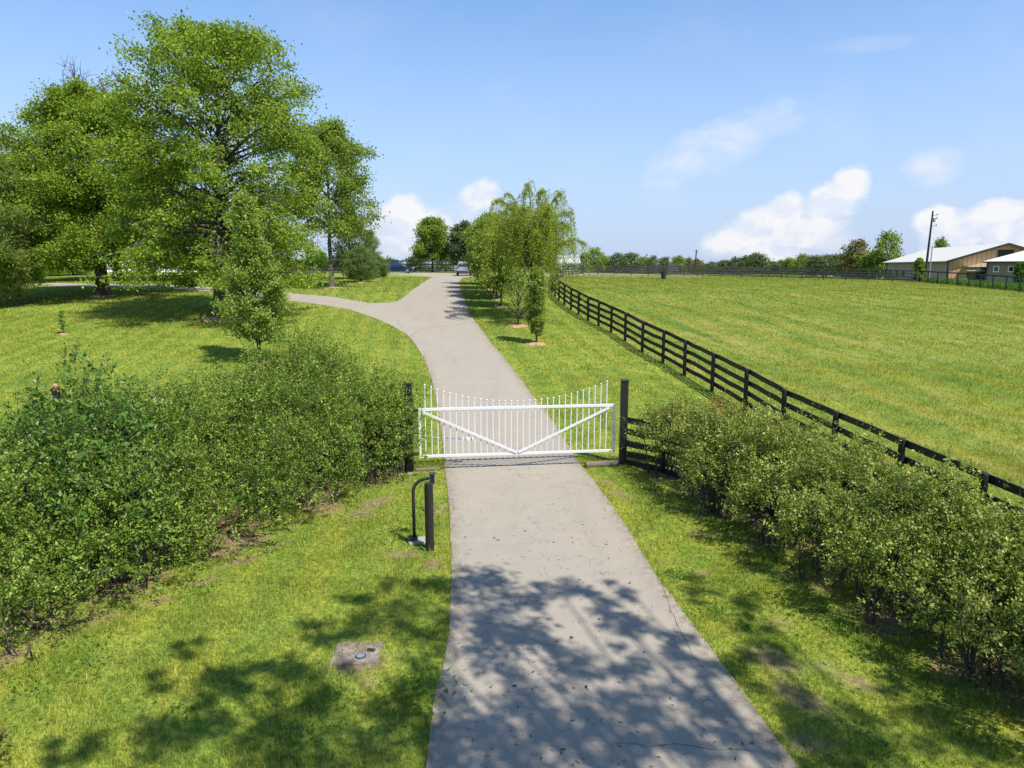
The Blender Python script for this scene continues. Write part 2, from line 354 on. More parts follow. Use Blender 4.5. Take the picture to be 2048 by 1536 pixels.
BARE = [at(*p)[:2].tolist() + list(r) for p, *r in [((1545, 1320), .45, .28, -.9), ((1600, 1400), .5, .22, -.9), ((1720, 1370), .32, .14, -.8), ((1660, 1340), .2, .1, -.8), ((1400, 1145), .25, .1, -.6), ((1560, 1245), .2, .12, 0), ((1240, 990), .4, .2, -.8), ((1210, 965), .35, .15, -.8),
        ((755, 1005), .6, .3, .9), ((720, 1030), .4, .22, .8), ((480, 1125), .5, .14, .8), ((400, 1165), .35, .12, .8), ((320, 1205), .35, .12, .8), ((560, 1090), .35, .1, .8), ((810, 1110), .4, .2, 0), ((717, 1325), .42, .3, .2), ((735, 1372), .18, .12, 0), ((865, 1130), .18, .3, 0), ((880, 1020), .12, .5, 0), ((1620, 1490), .3, .2, 0), ((1400, 1070), .3, .15, -.8)]]
def dirtamt(x, y):
    d = np.zeros(np.shape(x))
    for bx, by, ra, rb, an in BARE:
        c, s = math.cos(an), math.sin(an); u = (x - bx) * c + (y - by) * s; v = -(x - bx) * s + (y - by) * c
        d = np.maximum(d, 1 - ss(np.sqrt((u / ra) ** 2 + (v / rb) ** 2), .3, 1.25))
    dl = blobdist(x, y, HL, HLr); dr = blobdist(x, y, HR, HRr)
    wob = .15 * np.sin(x * 3.1 + y * 1.7) + .1 * np.sin(x * 7 - y * 5)
    d = np.maximum(d, 1 - ss(dl + wob, -.75, -.15)); d = np.maximum(d, 1 - ss(dr + wob, -.6, .05))
    return d

# ------------------------------------------------------------------ ground materials
_a = at(1500, 600); _b = at(2048, 735); MOW = math.atan2(_a[0] - _b[0], _a[1] - _b[1])
print('MOW', math.degrees(MOW))
def grass_base(t):
    p = t.pos(); n1 = t.noise(p, 1.1, 5, .6); n2 = t.noise(p, 14, 5, .65); n3 = t.noise(p, .17, 3)
    lawn = t.ramp(n2, [(.3, (.085, .125, .012)), (.5, (.18, .23, .034)), (.7, (.28, .32, .07))])
    lawn = t.mix(t.rng(n1, .35, .7), lawn, t.mix(1, lawn, (1.36, 1.16, 1.1), 'MULTIPLY'))
    lawn = t.mix(1, lawn, t.ramp(t.noise(p, 4.2, 4, .65), [(.32, (.72, .78, .8)), (.5, (1, 1, 1)), (.68, (1.25, 1.18, 1.1))]), 'MULTIPLY')
    lawn = t.mix(t.rng(t.noise(p, .55, 4, .6), .5, .66, 0, .6), lawn, t.mix(1, lawn, (.66, .84, .8), 'MULTIPLY'))
    pw = t.mapv(p, (1, 1, 1), (0, 0, R(-8)))
    sx = t.N.new('ShaderNodeSeparateXYZ'); t.L.new(pw, sx.inputs[0])
    st = t.math('SINE', t.math('ADD', t.math('MULTIPLY', sx.outputs[0], 5.6), t.math('MULTIPLY', n3, 3)))
    stm = t.rng(st, -.6, .6, .0, 1.0)
    lawn = t.mix(t.math('MULTIPLY', stm, .75), lawn, t.mix(1, lawn, (.74, .86, .8), 'MULTIPLY'))
    # pasture: rougher, yellower, bands running with the fence
    pf = t.mapv(p, (1, 1, 1), (0, 0, MOW))
    sf = t.N.new('ShaderNodeSeparateXYZ'); t.L.new(pf, sf.inputs[0])
    nf = t.noise(t.mapv(pf, (.9, .12, 1)), 1.0, 6, .65, .4)
    n4 = t.noise(p, 4.5, 6, .7)
    field = t.ramp(t.math('ADD', t.math('MULTIPLY', n4, .6), t.math('MULTIPLY', n2, .4)), [(.3, (.115, .165, .022)), (.5, (.165, .212, .034)), (.68, (.225, .255, .05))])
    bands = t.rng(t.math('SINE', t.math('ADD', t.math('MULTIPLY', sf.outputs[0], 2.6), t.math('MULTIPLY', t.noise(p, .1, 3), 5))), -.2, .9)
    field = t.mix(t.math('MULTIPLY', bands, .75), field, t.mix(1, field, (1.28, 1.08, .9), 'MULTIPLY'))
    field = t.mix(t.rng(t.noise(t.mapv(pf, (1.4, .1, 1)), .8, 4, .6),   .5, .62, 0, .75), field, t.mix(1, field, (.66, .84, .8), 'MULTIPLY'))
    field = t.mix(t.math('MULTIPLY', t.rng(nf, .5, .66), .55), field, (.31, .275, .085))
    hay = t.rng(t.noise(t.mapv(p, (1, .6, 1)), 1.7, 5, .6), .63, .69)
    field = t.mix(t.math('MULTIPLY', hay, .55), field, (.38, .33, .15))
    return p, lawn, field, n1, n2, n4
def ground_mat():
    t = NT('ground_grass'); p, lawn, field, n1, n2, n4 = grass_base(t)
    c = t.mix(1, t.mix(t.attr('field'), lawn, field), (.88, .9, .88), 'MULTIPLY')
    soil = t.ramp(t.noise(p, 9, 6, .7), [(.3, (.075, .05, .03)), (.5, (.17, .115, .07)), (.72, (.31, .215, .13))])
    dm = t.math('MULTIPLY', t.attr('dirt'), t.rng(t.noise(p, 5, 6, .7), .25, .52))
    c = t.mix(dm, c, soil)
    far = t.ramp(t.noise(t.mapv(p, (.02, .008, 1)), 1, 4), [(.35, (.10, .15, .03)), (.5, (.17, .2, .05)), (.65, (.22, .2, .09))])
    c = t.mix(t.attr('far'), c, far)
    h = t.math('ADD', t.math('MULTIPLY', n2, .7), t.math('MULTIPLY', n4, .5))
    return t.done(t.pbr(c, .95, 0, .15, t.bump(h, .7, .05)))
def asphalt_mat():
    t = NT('pale_asphalt'); p = t.pos()
    fine = t.noise(p, 62, 6, .78); mid = t.noise(p, 2.2, 5, .6); big = t.noise(p, .5, 3)
    c = t.ramp(fine, [(.22, (.17, .152, .13)), (.5, (.272, .243, .2)), (.78, (.37, .335, .285))])
    c = t.mix(t.rng(mid, .35, .75, 0, .5), c, t.mix(1, c, (.84, .83, .83), 'MULTIPLY'))
    c = t.mix(t.rng(big, .4, .7, 0, .5), c, t.mix(1, c, (1.1, 1.08, 1.04), 'MULTIPLY'))
    # long streaks where wheels run
    st = t.noise(t.mapv(p, (1.6, .12, 1)), 1, 4)
    c = t.mix(t.rng(st, .5, .7, 0, .35), c, t.mix(1, c, (.86, .85, .84), 'MULTIPLY'))
    # hairline cracks
    v = t.N.new('ShaderNodeTexVoronoi'); v.feature = 'DISTANCE_TO_EDGE'; v.inputs['Scale'].default_value = .42
    dist = t.N.new('ShaderNodeVectorMath'); dist.operation = 'ADD'
    nn = t.N.new('ShaderNodeTexNoise'); nn.inputs['Scale'].default_value = 2.5; nn.inputs['Detail'].default_value = 6; t.L.new(p, nn.inputs['Vector'])
    sc = t.N.new('ShaderNodeVectorMath'); sc.operation = 'SCALE'; sc.inputs[3].default_value = .7; t.L.new(nn.outputs['Color'], sc.inputs[0])
    t.L.new(p, dist.inputs[0]); t.L.new(sc.outputs[0], dist.inputs[1]); t.L.new(dist.outputs[0], v.inputs['Vector'])
    crack = t.math('MULTIPLY', t.rng(v.outputs['Distance'], .0015, .004, 1, 0), t.rng(t.noise(p, .8, 2), .5, .58))
    c = t.mix(t.math('MULTIPLY', crack, .6), c, (.07, .065, .06))
    # damp spots and dropped sap in the middle of the drive
    def spot(x, y, rx, ry, k, thr):
        s_ = t.N.new('ShaderNodeSeparateXYZ'); t.L.new(p, s_.inputs[0])
        a = t.math('DIVIDE', t.math('SUBTRACT', s_.outputs[0], x), rx); b = t.math('DIVIDE', t.math('SUBTRACT', s_.outputs[1], y), ry)
        d = t.math('SUBTRACT', 1.0, t.math('ADD', t.math('MULTIPLY', a, a), t.math('MULTIPLY', b, b)), clamp=True)
        return t.math('MULTIPLY', t.rng(t.noise(p, k, 3, .6), thr, thr + .05), t.rng(d, 0, .25))
    for px, py, rx, ry, k, th in [(1072, 955, .42, .25, 9, .55), (1020, 1010, .5, .6, 14, .66), (1030, 1005, .3, .4, 16, .62), (930, 715, .3, .3, 7, .55), (1150, 1200, .8, 1.4, 18, .68)]:
        w = at(px, py); c = t.mix(t.math('MULTIPLY', spot(w[0], w[1], rx, ry, k, th), .45), c, (.15, .125, .10))
    en = t.math('MULTIPLY', t.attr('edge'), t.rng(t.noise(p, 7, 5, .7), .42, .62))
    c = t.mix(t.math('MULTIPLY', en, .7), c, (.16, .12, .08))
    return t.done(t.pbr(c, .93, 0, .2, t.bump(fine, .5, .006)))

def axis(parts):
    out = []
    for a, b, st in parts: out += list(np.arange(a, b, st))
    out.append(parts[-1][1]); return np.array(out)
xs = axis([(-2500, -400, 150), (-400, -100, 20), (-100, -40, 4), (-40, -14, 1), (-14, 14, .16), (14, 60, 1), (60, 140, 4), (140, 400, 20), (400, 2500, 150)])
ys = axis([(-300, -20, 20), (-20, 3, 1), (3, 24, .16), (24, 60, .5), (60, 140, 2), (140, 400, 10), (400, 3000, 130)])
XX, YY = np.meshgrid(xs, ys); ZZ = gz(XX, YY)
def grid_mesh(name, X, Y, Z, mat, attrs=(), kind='structure'):
    ny, nx = X.shape; V = np.stack([X, Y, Z], -1).reshape(-1, 3)
    i = np.arange(ny - 1)[:, None] * nx + np.arange(nx - 1)[None]
    q = np.stack([i, i + 1, i + nx + 1, i + nx], -1).reshape(-1, 4)
    b = MB(); b.add(V, q); o = b.build(name, mat, smooth=True)
    for an, av in attrs:
        a = o.data.attributes.new(an, 'FLOAT', 'POINT'); a.data.foreach_set('value', np.asarray(av, np.float32).ravel())
    o['kind'] = kind; return o
field_a = infield(XX, YY).astype(float); far_a = ss(YY, 120, 180)
grid_mesh('ground', XX, YY, ZZ, ground_mat(), [('field', field_a), ('dirt', dirtamt(XX, YY)), ('far', far_a)])

M_asph = asphalt_mat()
rngR = np.random.default_rng(3)
def strip(name, A, B, nrow, ncol, lift, jitter=.0):
    # A, B: matched polylines (nrow,2)
    s = np.concatenate([[0, .02, .05, .1], np.linspace(.18, .82, ncol - 8), [.9, .95, .98, 1]])[None, :, None] if ncol > 10 else np.linspace(0, 1, ncol)[None, :, None]
    if jitter:
        k = np.convolve(rngR.normal(0, 1, nrow + 4), np.ones(5) / 5, 'valid')[:nrow] * jitter; k2 = np.convolve(rngR.normal(0, 1, nrow + 4), np.ones(5) / 5, 'valid')[:nrow] * jitter
        A = A + k[:, None] * np.array([1, 0]); B = B + k2[:, None] * np.array([1, 0])
    P = A[:, None] * (1 - s) + B[:, None] * s
    X, Y = P[..., 0], P[..., 1]; Z = gz(X, Y) + lift
    # a thin worn edge down to the soil
    X = np.concatenate([X[:, :1] - .01, X, X[:, -1:] + .01], 1); Y = np.concatenate([Y[:, :1], Y, Y[:, -1:]], 1); ed = np.zeros(X.shape); ed[:, :3] = 1; ed[:, -3:] = 1; ed[:, 3] = ed[:, -4] = .45; ed = ed * ~(inpoly(X, Y, BPOLY) | inpoly(X, Y, TPOLY) | ((Y > 38) & (X < -3.2) & (X < (xl(Y) + xr(Y)) / 2))); Z = np.concatenate([Z[:, :1] - lift - .02, Z, Z[:, -1:] - lift - .02], 1)
    o = grid_mesh(name, X, Y, Z, M_asph, [('edge', ed if ncol > 10 else ed * 0)]); o.data.polygons.foreach_set('use_smooth', np.zeros(len(o.data.polygons), bool)); return o
def resample(P, n):
    d = np.r_[0, np.cumsum(np.hypot(*np.diff(P, axis=0).T))]; t = np.linspace(0, d[-1], n)
    return np.stack([np.interp(t, d, P[:, 0]), np.interp(t, d, P[:, 1])], 1)
yy = np.r_[np.arange(-10, 3, .5), np.arange(3, 30, .1), np.arange(30, YT + .01, .4)]
strip('driveway', np.stack([xl(yy), yy], 1), np.stack([xr(yy), yy], 1), len(yy), 14, .02, .014)
nb = 90
strip('driveway_branch', resample(BL, nb)[:, :], resample(BU, nb)[:, :], nb, 6, .016)
strip('upper_lane', resample(TN, 60), resample(TF, 60), 60, 8, .012)

# ------------------------------------------------------------------ grass blades
def blades_mat(name, fieldish):
    t = NT(name); p, lawn, field, n1, n2, n4 = grass_base(t)
    base = field if fieldish else lawn
    r = t.attr('rnd') if not fieldish else t.rng(t.attr('rnd'), 0, 1, .12, .86)
    c = t.mix(1, base, t.ramp(r, [(0.0, (.45, .6, .5)), (.3, (.85, .95, .8)), (.6, (1.35, 1.3, 1.05)), (.84, (1.9, 1.65, 1.3)), (.92, (2.5, 2.0, 2.6)), (1.0, (3.2, 2.4, 4.0))]), 'MULTIPLY')
    a = t.pbr(c, .55, 0, .3)
    tr = t.N.new('ShaderNodeBsdfTranslucent'); t.L.new(t.mix(1, c, (1.4, 1.3, .7), 'MULTIPLY'), tr.inputs[0])
    ms = t.N.new('ShaderNodeMixShader'); ms.inputs[0].default_value = .5; t.L.new(a, ms.inputs[1]); t.L.new(tr.outputs[0], ms.inputs[2])
    return t.done(ms.outputs[0])
def blades(name, label, regions, mat, seed, test):
    rg = np.random.default_rng(seed); b = MB()
    for (x0, x1, y0, y1, dens, L, w) in regions:
        n = int((x1 - x0) * (y1 - y0) * dens); x = rg.uniform(x0, x1, n); y = rg.uniform(y0, y1, n)
        # keep what the lens could see from here or a step aside
        z = y * math.cos(PITCH) + (CAMZ - 0) * math.sin(PITCH)
        k = (np.abs(x) < z * .80 + 1.2) & test(x, y)
        x, y = x[k], y[k]
        pn = .5 + .5 * np.sin(x * 2.3 + 1.7 * np.sin(y * 1.9)) * np.sin(y * 2.9 + 2 * np.sin(x * 1.3))
        k = rg.random(len(x)) < (1 - .93 * dirtamt(x, y)) * (.75 + .25 * pn); x, y = x[k], y[k]; pn = pn[k]
        n = len(x); zz = gz(x, y); az = rg.uniform(0, 2 * math.pi, n); lean = rg.uniform(.1, .85, n)
        l = L * rg.uniform(.55, 1.35, n) * (.6 + .75 * pn) * np.where(rg.random(n) < .06, 1.9, 1.0); ww = w * rg.uniform(.6, 1.4, n)
        sx, sy = np.cos(az), np.sin(az); tx, ty = -np.sin(az), np.cos(az)
        d = rg.uniform(-1, 1, n)
        P = np.stack([x, y, zz], 1)
        v0 = P + np.stack([sx * ww / 2, sy * ww / 2, np.zeros(n) - .005], 1); v1 = P - np.stack([sx * ww / 2, sy * ww / 2, np.zeros(n) + .005], 1)
        v2 = P + np.stack([tx * l * lean, ty * l * lean, l * np.sqrt(1 - lean ** 2 * .8)], 1)
        V = np.stack([v0, v1, v2], 1).reshape(-1, 3); f = np.arange(3 * n).reshape(-1, 3)
        b.add(V, f, np.repeat(rg.random(n), 3))
    o = b.build(name, mat); tag(o, label, None, None, 'stuff'); return o
M_bl = blades_mat('lawn_blades', False); M_bf = blades_mat('pasture_blades', True)
def t_lawn(x, y): return ~onroad(x, y, -.035) & ~infield(x, y)
def t_field(x, y): return infield(x, y)
blades('lawn_grass', 'short mown lawn grass either side of the driveway',
       [(-9, 7.5, 3.8, 11, 3300, .06, .0065), (-15, 9, 11, 17, 2000, .055, .009), (-22, 9, 17, 26, 850, .055, .014), (-36, 9, 26, 42, 300, .06, .026), (-66, 9, 42, 80, 60, .07, .06)], M_bl, 5, t_lawn)
blades('pasture_grass', 'rough yellowish pasture grass beyond the black fence',
       [(8, 16, 6, 17, 1200, .09, .010), (6, 26, 17, 28, 480, .09, .016), (4, 38, 28, 45, 260, .07, .026), (2, 58, 45, 68, 110, .07, .045), (2, 62, 68, 96, 60, .07, .07)], M_bf, 6, t_field)

# ------------------------------------------------------------------ leaves and trees
def leafset(b, P, D, Nn, L, W, rnd, fold=.18):
    n = len(P); S = np.cross(D, Nn); S /= np.linalg.norm(S, axis=1)[:, None] + 1e-9; U = np.cross(S, D)
    L = np.broadcast_to(L, (n,))[:, None]; W = np.broadcast_to(W, (n,))[:, None]
    v = np.stack([P, P + D * L * .45 + S * W * .5 + U * W * fold, P + D * L, P + D * L * .45 - S * W * .5 + U * W * fold], 1).reshape(-1, 3)
    q = np.arange(4 * n).reshape(-1, 4); b.add(v, q, np.repeat(rnd, 4))
def unit(a): return a / (np.linalg.norm(a, axis=-1, keepdims=True) + 1e-9)
def rvec(rg, n): return unit(rg.normal(size=(n, 3)))

def make_tree(name, rg, H, tr, cbase, env, nprim, nsub, nleaf, L, W, leafm, barkm, spread=.45, low=(.1, .35), high=(.9, .05), tilt=(0, 0), holes=0.0, parent=None,
              sublen=.42, multi=0, bare=None, start=None, trunk_top=.9, flat=.6, tertiary=2, upn=.6, minr=.012, minz=.25):
    """trunk, limbs, twigs and leaf clumps; env gives crown radius by height fraction"""
    wood = MB(); lf = MB(); ex, er = np.array(env).T
    k = 12; tz = np.linspace(0, H * trunk_top, k)
    tx = np.cumsum(rg.normal(0, .012 * H / k * 3, k)); ty = np.cumsum(rg.normal(0, .012 * H / k * 3, k)); tx -= tx[0]; ty -= ty[0]
    tx += tilt[0] * (tz / H) ; ty += tilt[1] * (tz / H)
    rad = tr * (1 - .93 * (tz / (H * trunk_top)) ** .8) + .01; rad[0] *= 1.45; 
    tz2 = tz.copy(); tz2[1] = min(tz2[1], tr * 2.2)
    rad[1] = tr * 1.05
    wood.tube(np.stack([tx, ty, tz2 - .05 * (tz2 == 0)], 1), rad, 10, False)
    cl = []; hs0 = cbase if start is None else start
    for i in range(nprim):
        f = (i + rg.uniform(.1, .9)) / nprim; he = (cbase + (H * .97 - cbase) * f)
        up = f; rise = low[0] * (1 - up) + high[0] * up; droop = low[1] * (1 - up) + high[1] * up
        Lr = np.interp(he / H, ex, er) * rg.uniform(.8, 1.06); hs = max(hs0, he - rise * Lr * rg.uniform(.5, .9) + droop * Lr * .3); hs = min(hs, H * trunk_top * .98)
        az = i * 2.39996 + rg.uniform(-.4, .4); s = np.linspace(0, 1, 7)
        bx = np.interp(hs, tz, tx); by = np.interp(hs, tz, ty)
        dx, dy = math.cos(az), math.sin(az); wig = np.cumsum(rg.normal(0, .03 * Lr, (7, 3)), 0) * s[:, None]
        vert = rise * Lr * s - droop * Lr * s ** 2
        pts = np.stack([bx + dx * Lr * s, by + dy * Lr * s, hs + vert], 1) + wig
        r0 = max(minr, np.interp(hs, tz, rad) * .5)
        wood.tube(pts, r0 * (1 - .85 * s) + .006, 5, False)
        for j in range(nsub):
            q = rg.uniform(.22, 1.0) ** .75; p0 = np.array([np.interp(q, s, pts[:, c]) for c in range(3)])
            d = unit(pts[min(6, int(q * 6) + 1)] - pts[int(q * 6 - .01)] + 1e-6)
            lat = rvec(rg, 1)[0]; lat[2] = lat[2] * flat + (.25 * rise); d2 = unit(d * .7 + lat * .95)
            l2 = Lr * sublen * (1.1 - .6 * q) * rg.uniform(.6, 1.2); s2 = np.linspace(0, 1, 4)
            p2 = p0 + d2 * l2 * s2[:, None] + np.cumsum(rg.normal(0, .05 * l2, (4, 3)), 0) * s2[:, None]; p2[:, 2] -= droop * .5 * l2 * s2 ** 2
            wood.tube(p2, max(.004, r0 * .3 * (1 - .5 * q)) * (1 - .7 * s2) + .003, 4, False)
            if rg.random() < holes: continue
            for m in range(tertiary):
                s3 = rg.uniform(.45, 1.05); pc = p0 + (p2[-1] - p0) * s3 + rg.normal(0, .12 * l2 + .02, 3); cl.append(pc)
    cl.append(np.array([tx[-1], ty[-1], H * .97])); cl = np.array(cl)
    if len(cl):
        # clumps: small fans of leaves
        nl = rg.poisson(nleaf, len(cl)); idx = np.repeat(np.arange(len(cl)), nl); n = len(idx)
        off = rg.normal(0, 1, (n, 3)) * spread * rg.uniform(.5, 1.2, len(cl))[idx][:, None]; off[:, 2] *= .58; off[:, 2] -= .18 * np.hypot(off[:, 0], off[:, 1])
        P = cl[idx] + off; P[:, 2] = np.where(P[:, 2] < minz, minz + rg.random(n) * .5 * minz, P[:, 2])
        D = unit(unit(off) * .6 + rvec(rg, n) * .8 + np.array([0, 0, -.15])); Nn = unit(rvec(rg, n) + np.array([0, 0, upn]))
        rr = np.clip(rg.normal(.5, .17, len(cl))[idx] + rg.normal(0, .16, n), 0, 1)
        leafset(lf, P, D, Nn, L * rg.uniform(.65, 1.25, n), W * rg.uniform(.7, 1.2, n), rr)
    if bare:
        for (bx, by, bz, n) in bare:
            for a in range(n):
                s = np.linspace(0, 1, 8); d = unit(np.array([rg.normal(0, .5), rg.normal(0, .35), 1.0]))
                l = rg.uniform(1.6, 3.4); p = np.array([bx, by, bz]) + d * l * s[:, None] + np.cumsum(rg.normal(0, .09, (8, 3)), 0)
                wood.tube(p, .035 * (1 - .85 * s) + .006, 4, False)
                for c in range(5):
                    q = rg.integers(2, 7); s2 = np.linspace(0, 1, 4); dd = unit(d + rvec(rg, 1)[0] * .9)
                    wood.tube(p[q] + dd * rg.uniform(.4, 1.0) * s2[:, None] + rg.normal(0, .04, (4, 3)) * s2[:, None], .014 * (1 - .7 * s2) + .004, 3, False)
    return wood, lf
def tree_obj(name, label, cat, loc, args, rz=0, group=None, trunk='trunk', crown='crown', barkm=None, leafm=None, seed=1, **kw):
    rg = np.random.default_rng(seed); t = thing(name, label, cat, loc, rz, group)
    wd, lf = make_tree(name, rg, *args, leafm=leafm, barkm=barkm, **kw)
    wd.build(trunk, barkm, t, smooth=True); lf.build(crown, leafm, t); return t
def gp(px, py): 
    p = at(px, py); return (float(p[0]), float(p[1]), float(p[2]) - .03)

# big oaks on the left lawn
oakA = tree_obj('oak_tree', 'broad dense oak tree with dead bare twigs at its top', 'tree', gp(205, 590), (14.6, .42, 3.0, [(.08, 4.8), (.18, 6.8), (.45, 6.7), (.68, 5.4), (.85, 3.3), (1, .8)], 104, 17, 44, .165, .125),
                leafm=M_oak, barkm=M_bark, seed=11, low=(.05, .28), high=(.75, .05), spread=.40, minz=1.9, bare=[(-.9, 0, 13.6, 6), (.7, .2, 13.3, 5), (0, 0, 14.0, 4)], flat=.35)
oakB = tree_obj('oak_tree', 'tallest oak tree with airy ragged top, trunk right behind the young pear tree', 'tree', gp(443, 634), (16.0, .34, 2.9, [(.08, 3.4), (.2, 5.1), (.38, 5.6), (.6, 5.5), (.78, 4.7), (.9, 3.2), (1, 1.0)], 96, 16, 30, .16, .12),
                leafm=M_oak, barkm=M_bark, seed=26, tilt=(.9, 0), low=(.05, .45), high=(1.0, .0), spread=.33, flat=.5, holes=.10, minz=1.7)
treeC = tree_obj('maple_tree', 'medium tree with bare lower limbs in the orange mulch ring', 'tree', gp(663, 575), (13.4, .22, 5.0, [(.3, 1.8), (.42, 3.6), (.6, 3.6), (.8, 2.7), (.92, 1.6), (1, .4)], 50, 13, 30, .18, .14),
                 leafm=M_oak2, barkm=M_barkg, seed=31, low=(.55, .25), high=(1.2, .0), spread=.36, start=2.6, holes=.1)
pear = tree_obj('pear_tree', 'young egg-shaped pear tree standing on the lawn behind the left hedge', 'tree', gp(521, 724), (7.2, .085, 1.0, [(.12, .7), (.2, 1.35), (.3, 1.45), (.45, 1.05), (.62, .62), (.8, .3), (1, .1)], 60, 14, 16, .10, .075),
                leafm=M_pear, barkm=M_bark2, seed=41, low=(.75, .25), high=(2.4, .0), spread=.15, minz=.8, start=.8, minr=.012, tilt=(-.25, 0))
# pines at the far left
def pine(name, label, loc, H, r, seed, n=60, group=None, L=.28, W=.05, base=.15, nleaf=70):
    return tree_obj(name, label, 'tree', loc, (H, r, H * base, [(base * .6, H * .2), (.3, H * .36), (.6, H * .3), (.85, H * .16), (1, .2)], n, 12, nleaf, L, W),
                    leafm=M_pine, barkm=M_bark, seed=seed, low=(.15, .1), high=(.8, .0), spread=H * .035, group=group, upn=.2)
pine('pine_tree', 'dark soft pine cut off by the left edge of the photo', (aty(-30, 560, 44)[0], 44, G(-32, 44)), 10.5, .3, 51, 54)
pine('pine_tree', 'double-trunked pine between the left edge and the broad oak', (aty(50, 555, 66)[0], 66, G(-46, 66)), 12, .38, 52, 54)
BK = 'trees in the shade behind the big oaks'
for i, (px, Y, H, r, lab) in enumerate([(118, 88, 11, .32, 'round tree behind the pine, trunk left of the broad oak'), (236, 76, 10.5, .42, 'thick dark trunked tree just right of the broad oak trunk'), (308, 70, 9.5, .3, 'tree with a pale flared trunk midway between the two big oaks'), (195, 70, 9.0, .25, 'thin trunk tree directly behind the broad oak trunk'), (400, 84, 10, .25, 'tree behind the tallest oak in front of the white shed')]):
    p = aty(px, 556, Y); tree_obj('shade_tree', lab, 'tree', (p[0], Y, G(p[0], Y) - .03), (H, r, 3.0, [(.2, 2.5), (.4, 3.8), (.7, 3.4), (.9, 1.8), (1, .4)], 40, 11, 20, .34, .27), leafm=M_oak2, barkm=M_bark, seed=60 + i, low=(.3, .15), high=(1, 0), spread=.55, group=BK)
# background shrubs left
def shrub(name, label, cat, loc, H, rx, seed, leafm, nl=26, L=.12, W=.08, group=None, n=26, stems='stem', crown='foliage', sp=.16):
    return tree_obj(name, label, cat, loc, (H, .03 * H, .12 * H, [(0, rx * .55), (.2, rx * .9), (.5, rx), (.8, rx * .75), (1, rx * .2)], n, 8, nl, L, W), leafm=leafm, barkm=M_bark2, seed=seed, low=(.4, .1), high=(1.2, 0), spread=rx * sp, group=group, trunk=stems, crown=crown, start=.05)
SG = 'leafy shrubs across the lane on the far left'
for i, (px, py, Y, H, rx, m, lab) in enumerate([(82, 545, 84, 3.4, 2.4, M_weed, 'bright green rounded shrub behind the red hydrant'), (62, 553, 74, 1.0, 1.3, M_weed, 'low bright plant clump at the foot of the double pine'), (145, 548, 88, 3.2, 2.6, M_oak2, 'wide loose shrub right of the red hydrant'), (22, 548, 90, 4.0, 2.6, M_oak2, 'shrub showing under the pine at the far left edge'), (440, 548, 88, 3.0, 2.6, M_oak2, 'shrub in front of the white shed end')]):
    p = aty(px, py, Y); shrub('shrub', lab, 'shrub', (p[0], Y, G(p[0], Y)), H, rx, 80 + i, m, group=SG, L=.2, W=.15)
# small pines on the wedge lawn
PB = 'bushy pines on the lawn between the two drives'
def bushpine(px, py, H, rx, seed, lab):
    p = gp(px, py); return tree_obj('bushy_pine', lab, 'tree', p, (H, .08, .3, [(.02, rx * .35), (.15, rx * .75), (.35, rx), (.65, rx * .8), (.88, rx * .4), (1, .1)], 46, 9, 34, .17, .035), leafm=M_pine if seed % 2 else M_pineb, barkm=M_bark, seed=seed, low=(.45, .0), high=(1.3, .0), spread=.2, group=PB, upn=.1, start=.15)
M_pineb = leafmat('pine_needles_bright', (.06, .10, .03), (.13, .20, .05), (.22, .29, .09), .35, .3, .55)
bushpine(722, 564, 3.2, 1.55, 90, 'widest low bushy pine with an orange mulch foot')
bushpine(740, 553, 5.6, 1.5, 91, 'tall cone pine rising behind the widest bushy pine')
bushpine(757, 557, 2.3, 1.0, 92, 'smallest pine beside the blue car')
p = aty(700, 553, 74); tree_obj('shade_tree', 'dark tree behind the mulch ringed maple, left of the cone pine', 'tree', (p[0], 74, G(p[0], 74)), (7.0, .15, 1.2, [(.15, 1.3), (.4, 1.9), (.7, 1.5), (1, .3)], 30, 8, 18, .2, .14), leafm=M_far, barkm=M_bark, seed=95, low=(.4, .1), high=(1.2, 0), spread=.35, group=BK)
SL = 'saplings on the far lawn strip'
for i, (px, py, H, lab) in enumerate([(622, 556, 3.2, 'thin staked sapling under the low maple branch'), (645, 560, 3.0, 'thin sapling just left of the maple trunk'), (687, 558, 3.0, 'thin pale sapling just right of the maple trunk'), (580, 552, 3.6, 'light green sapling beside the tallest oak in the far strip')]):
    tree_obj('sapling', lab, 'tree', gp(px, py), (H, .03, 1.3, [(.3, .3), (.6, .75), (.85, .5), (1, .1)], 16, 6, 12, .12, .09), leafm=M_weed, barkm=M_barkg, seed=100 + i, low=(.8, .2), high=(1.5, 0), spread=.16, group=SL)
TS = 'tiny new saplings on the open left lawn'
for i, (px, py, H, lab) in enumerate([(127, 668, 1.25, 'tiny sapling in straw mulch nearest on the open left lawn'), (40, 600, 1.1, 'tiny pale sapling farther off on the open left lawn')]):
    tree_obj('sapling', lab, 'tree', gp(px, py), (H, .012, .15, [(.1, .12), (.5, .17), (1, .06)], 12, 4, 5, .07, .045), leafm=M_weed, barkm=M_bark2, seed=110 + i, low=(.8, .1), high=(1.5, 0), spread=.05, group=TS)

# trees behind the upper lane
p = aty(865, 546, 108); tree_obj('round_tree', 'round mid green tree behind the black lane fence', 'tree', (p[0], 108, G(p[0], 108)), (8.2, .18, 1.9, [(.15, 1.6), (.4, 3.0), (.7, 2.6), (.9, 1.4), (1, .3)], 40, 11, 22, .25, .19), leafm=M_oak2, barkm=M_bark, seed=120, low=(.4, .1), high=(1.2, 0), spread=.38)
p = aty(928, 546, 106); tree_obj('dark_tree', 'dark dense tree rising behind the silver vehicle', 'tree', (p[0], 106, G(p[0], 106)), (7.3, .2, 1.2, [(.1, 1.4), (.4, 2.3), (.75, 1.9), (1, .4)], 46, 11, 26, .3, .22), leafm=M_far, barkm=M_bark, seed=121, low=(.4, .1), high=(1.2, 0), spread=.34)

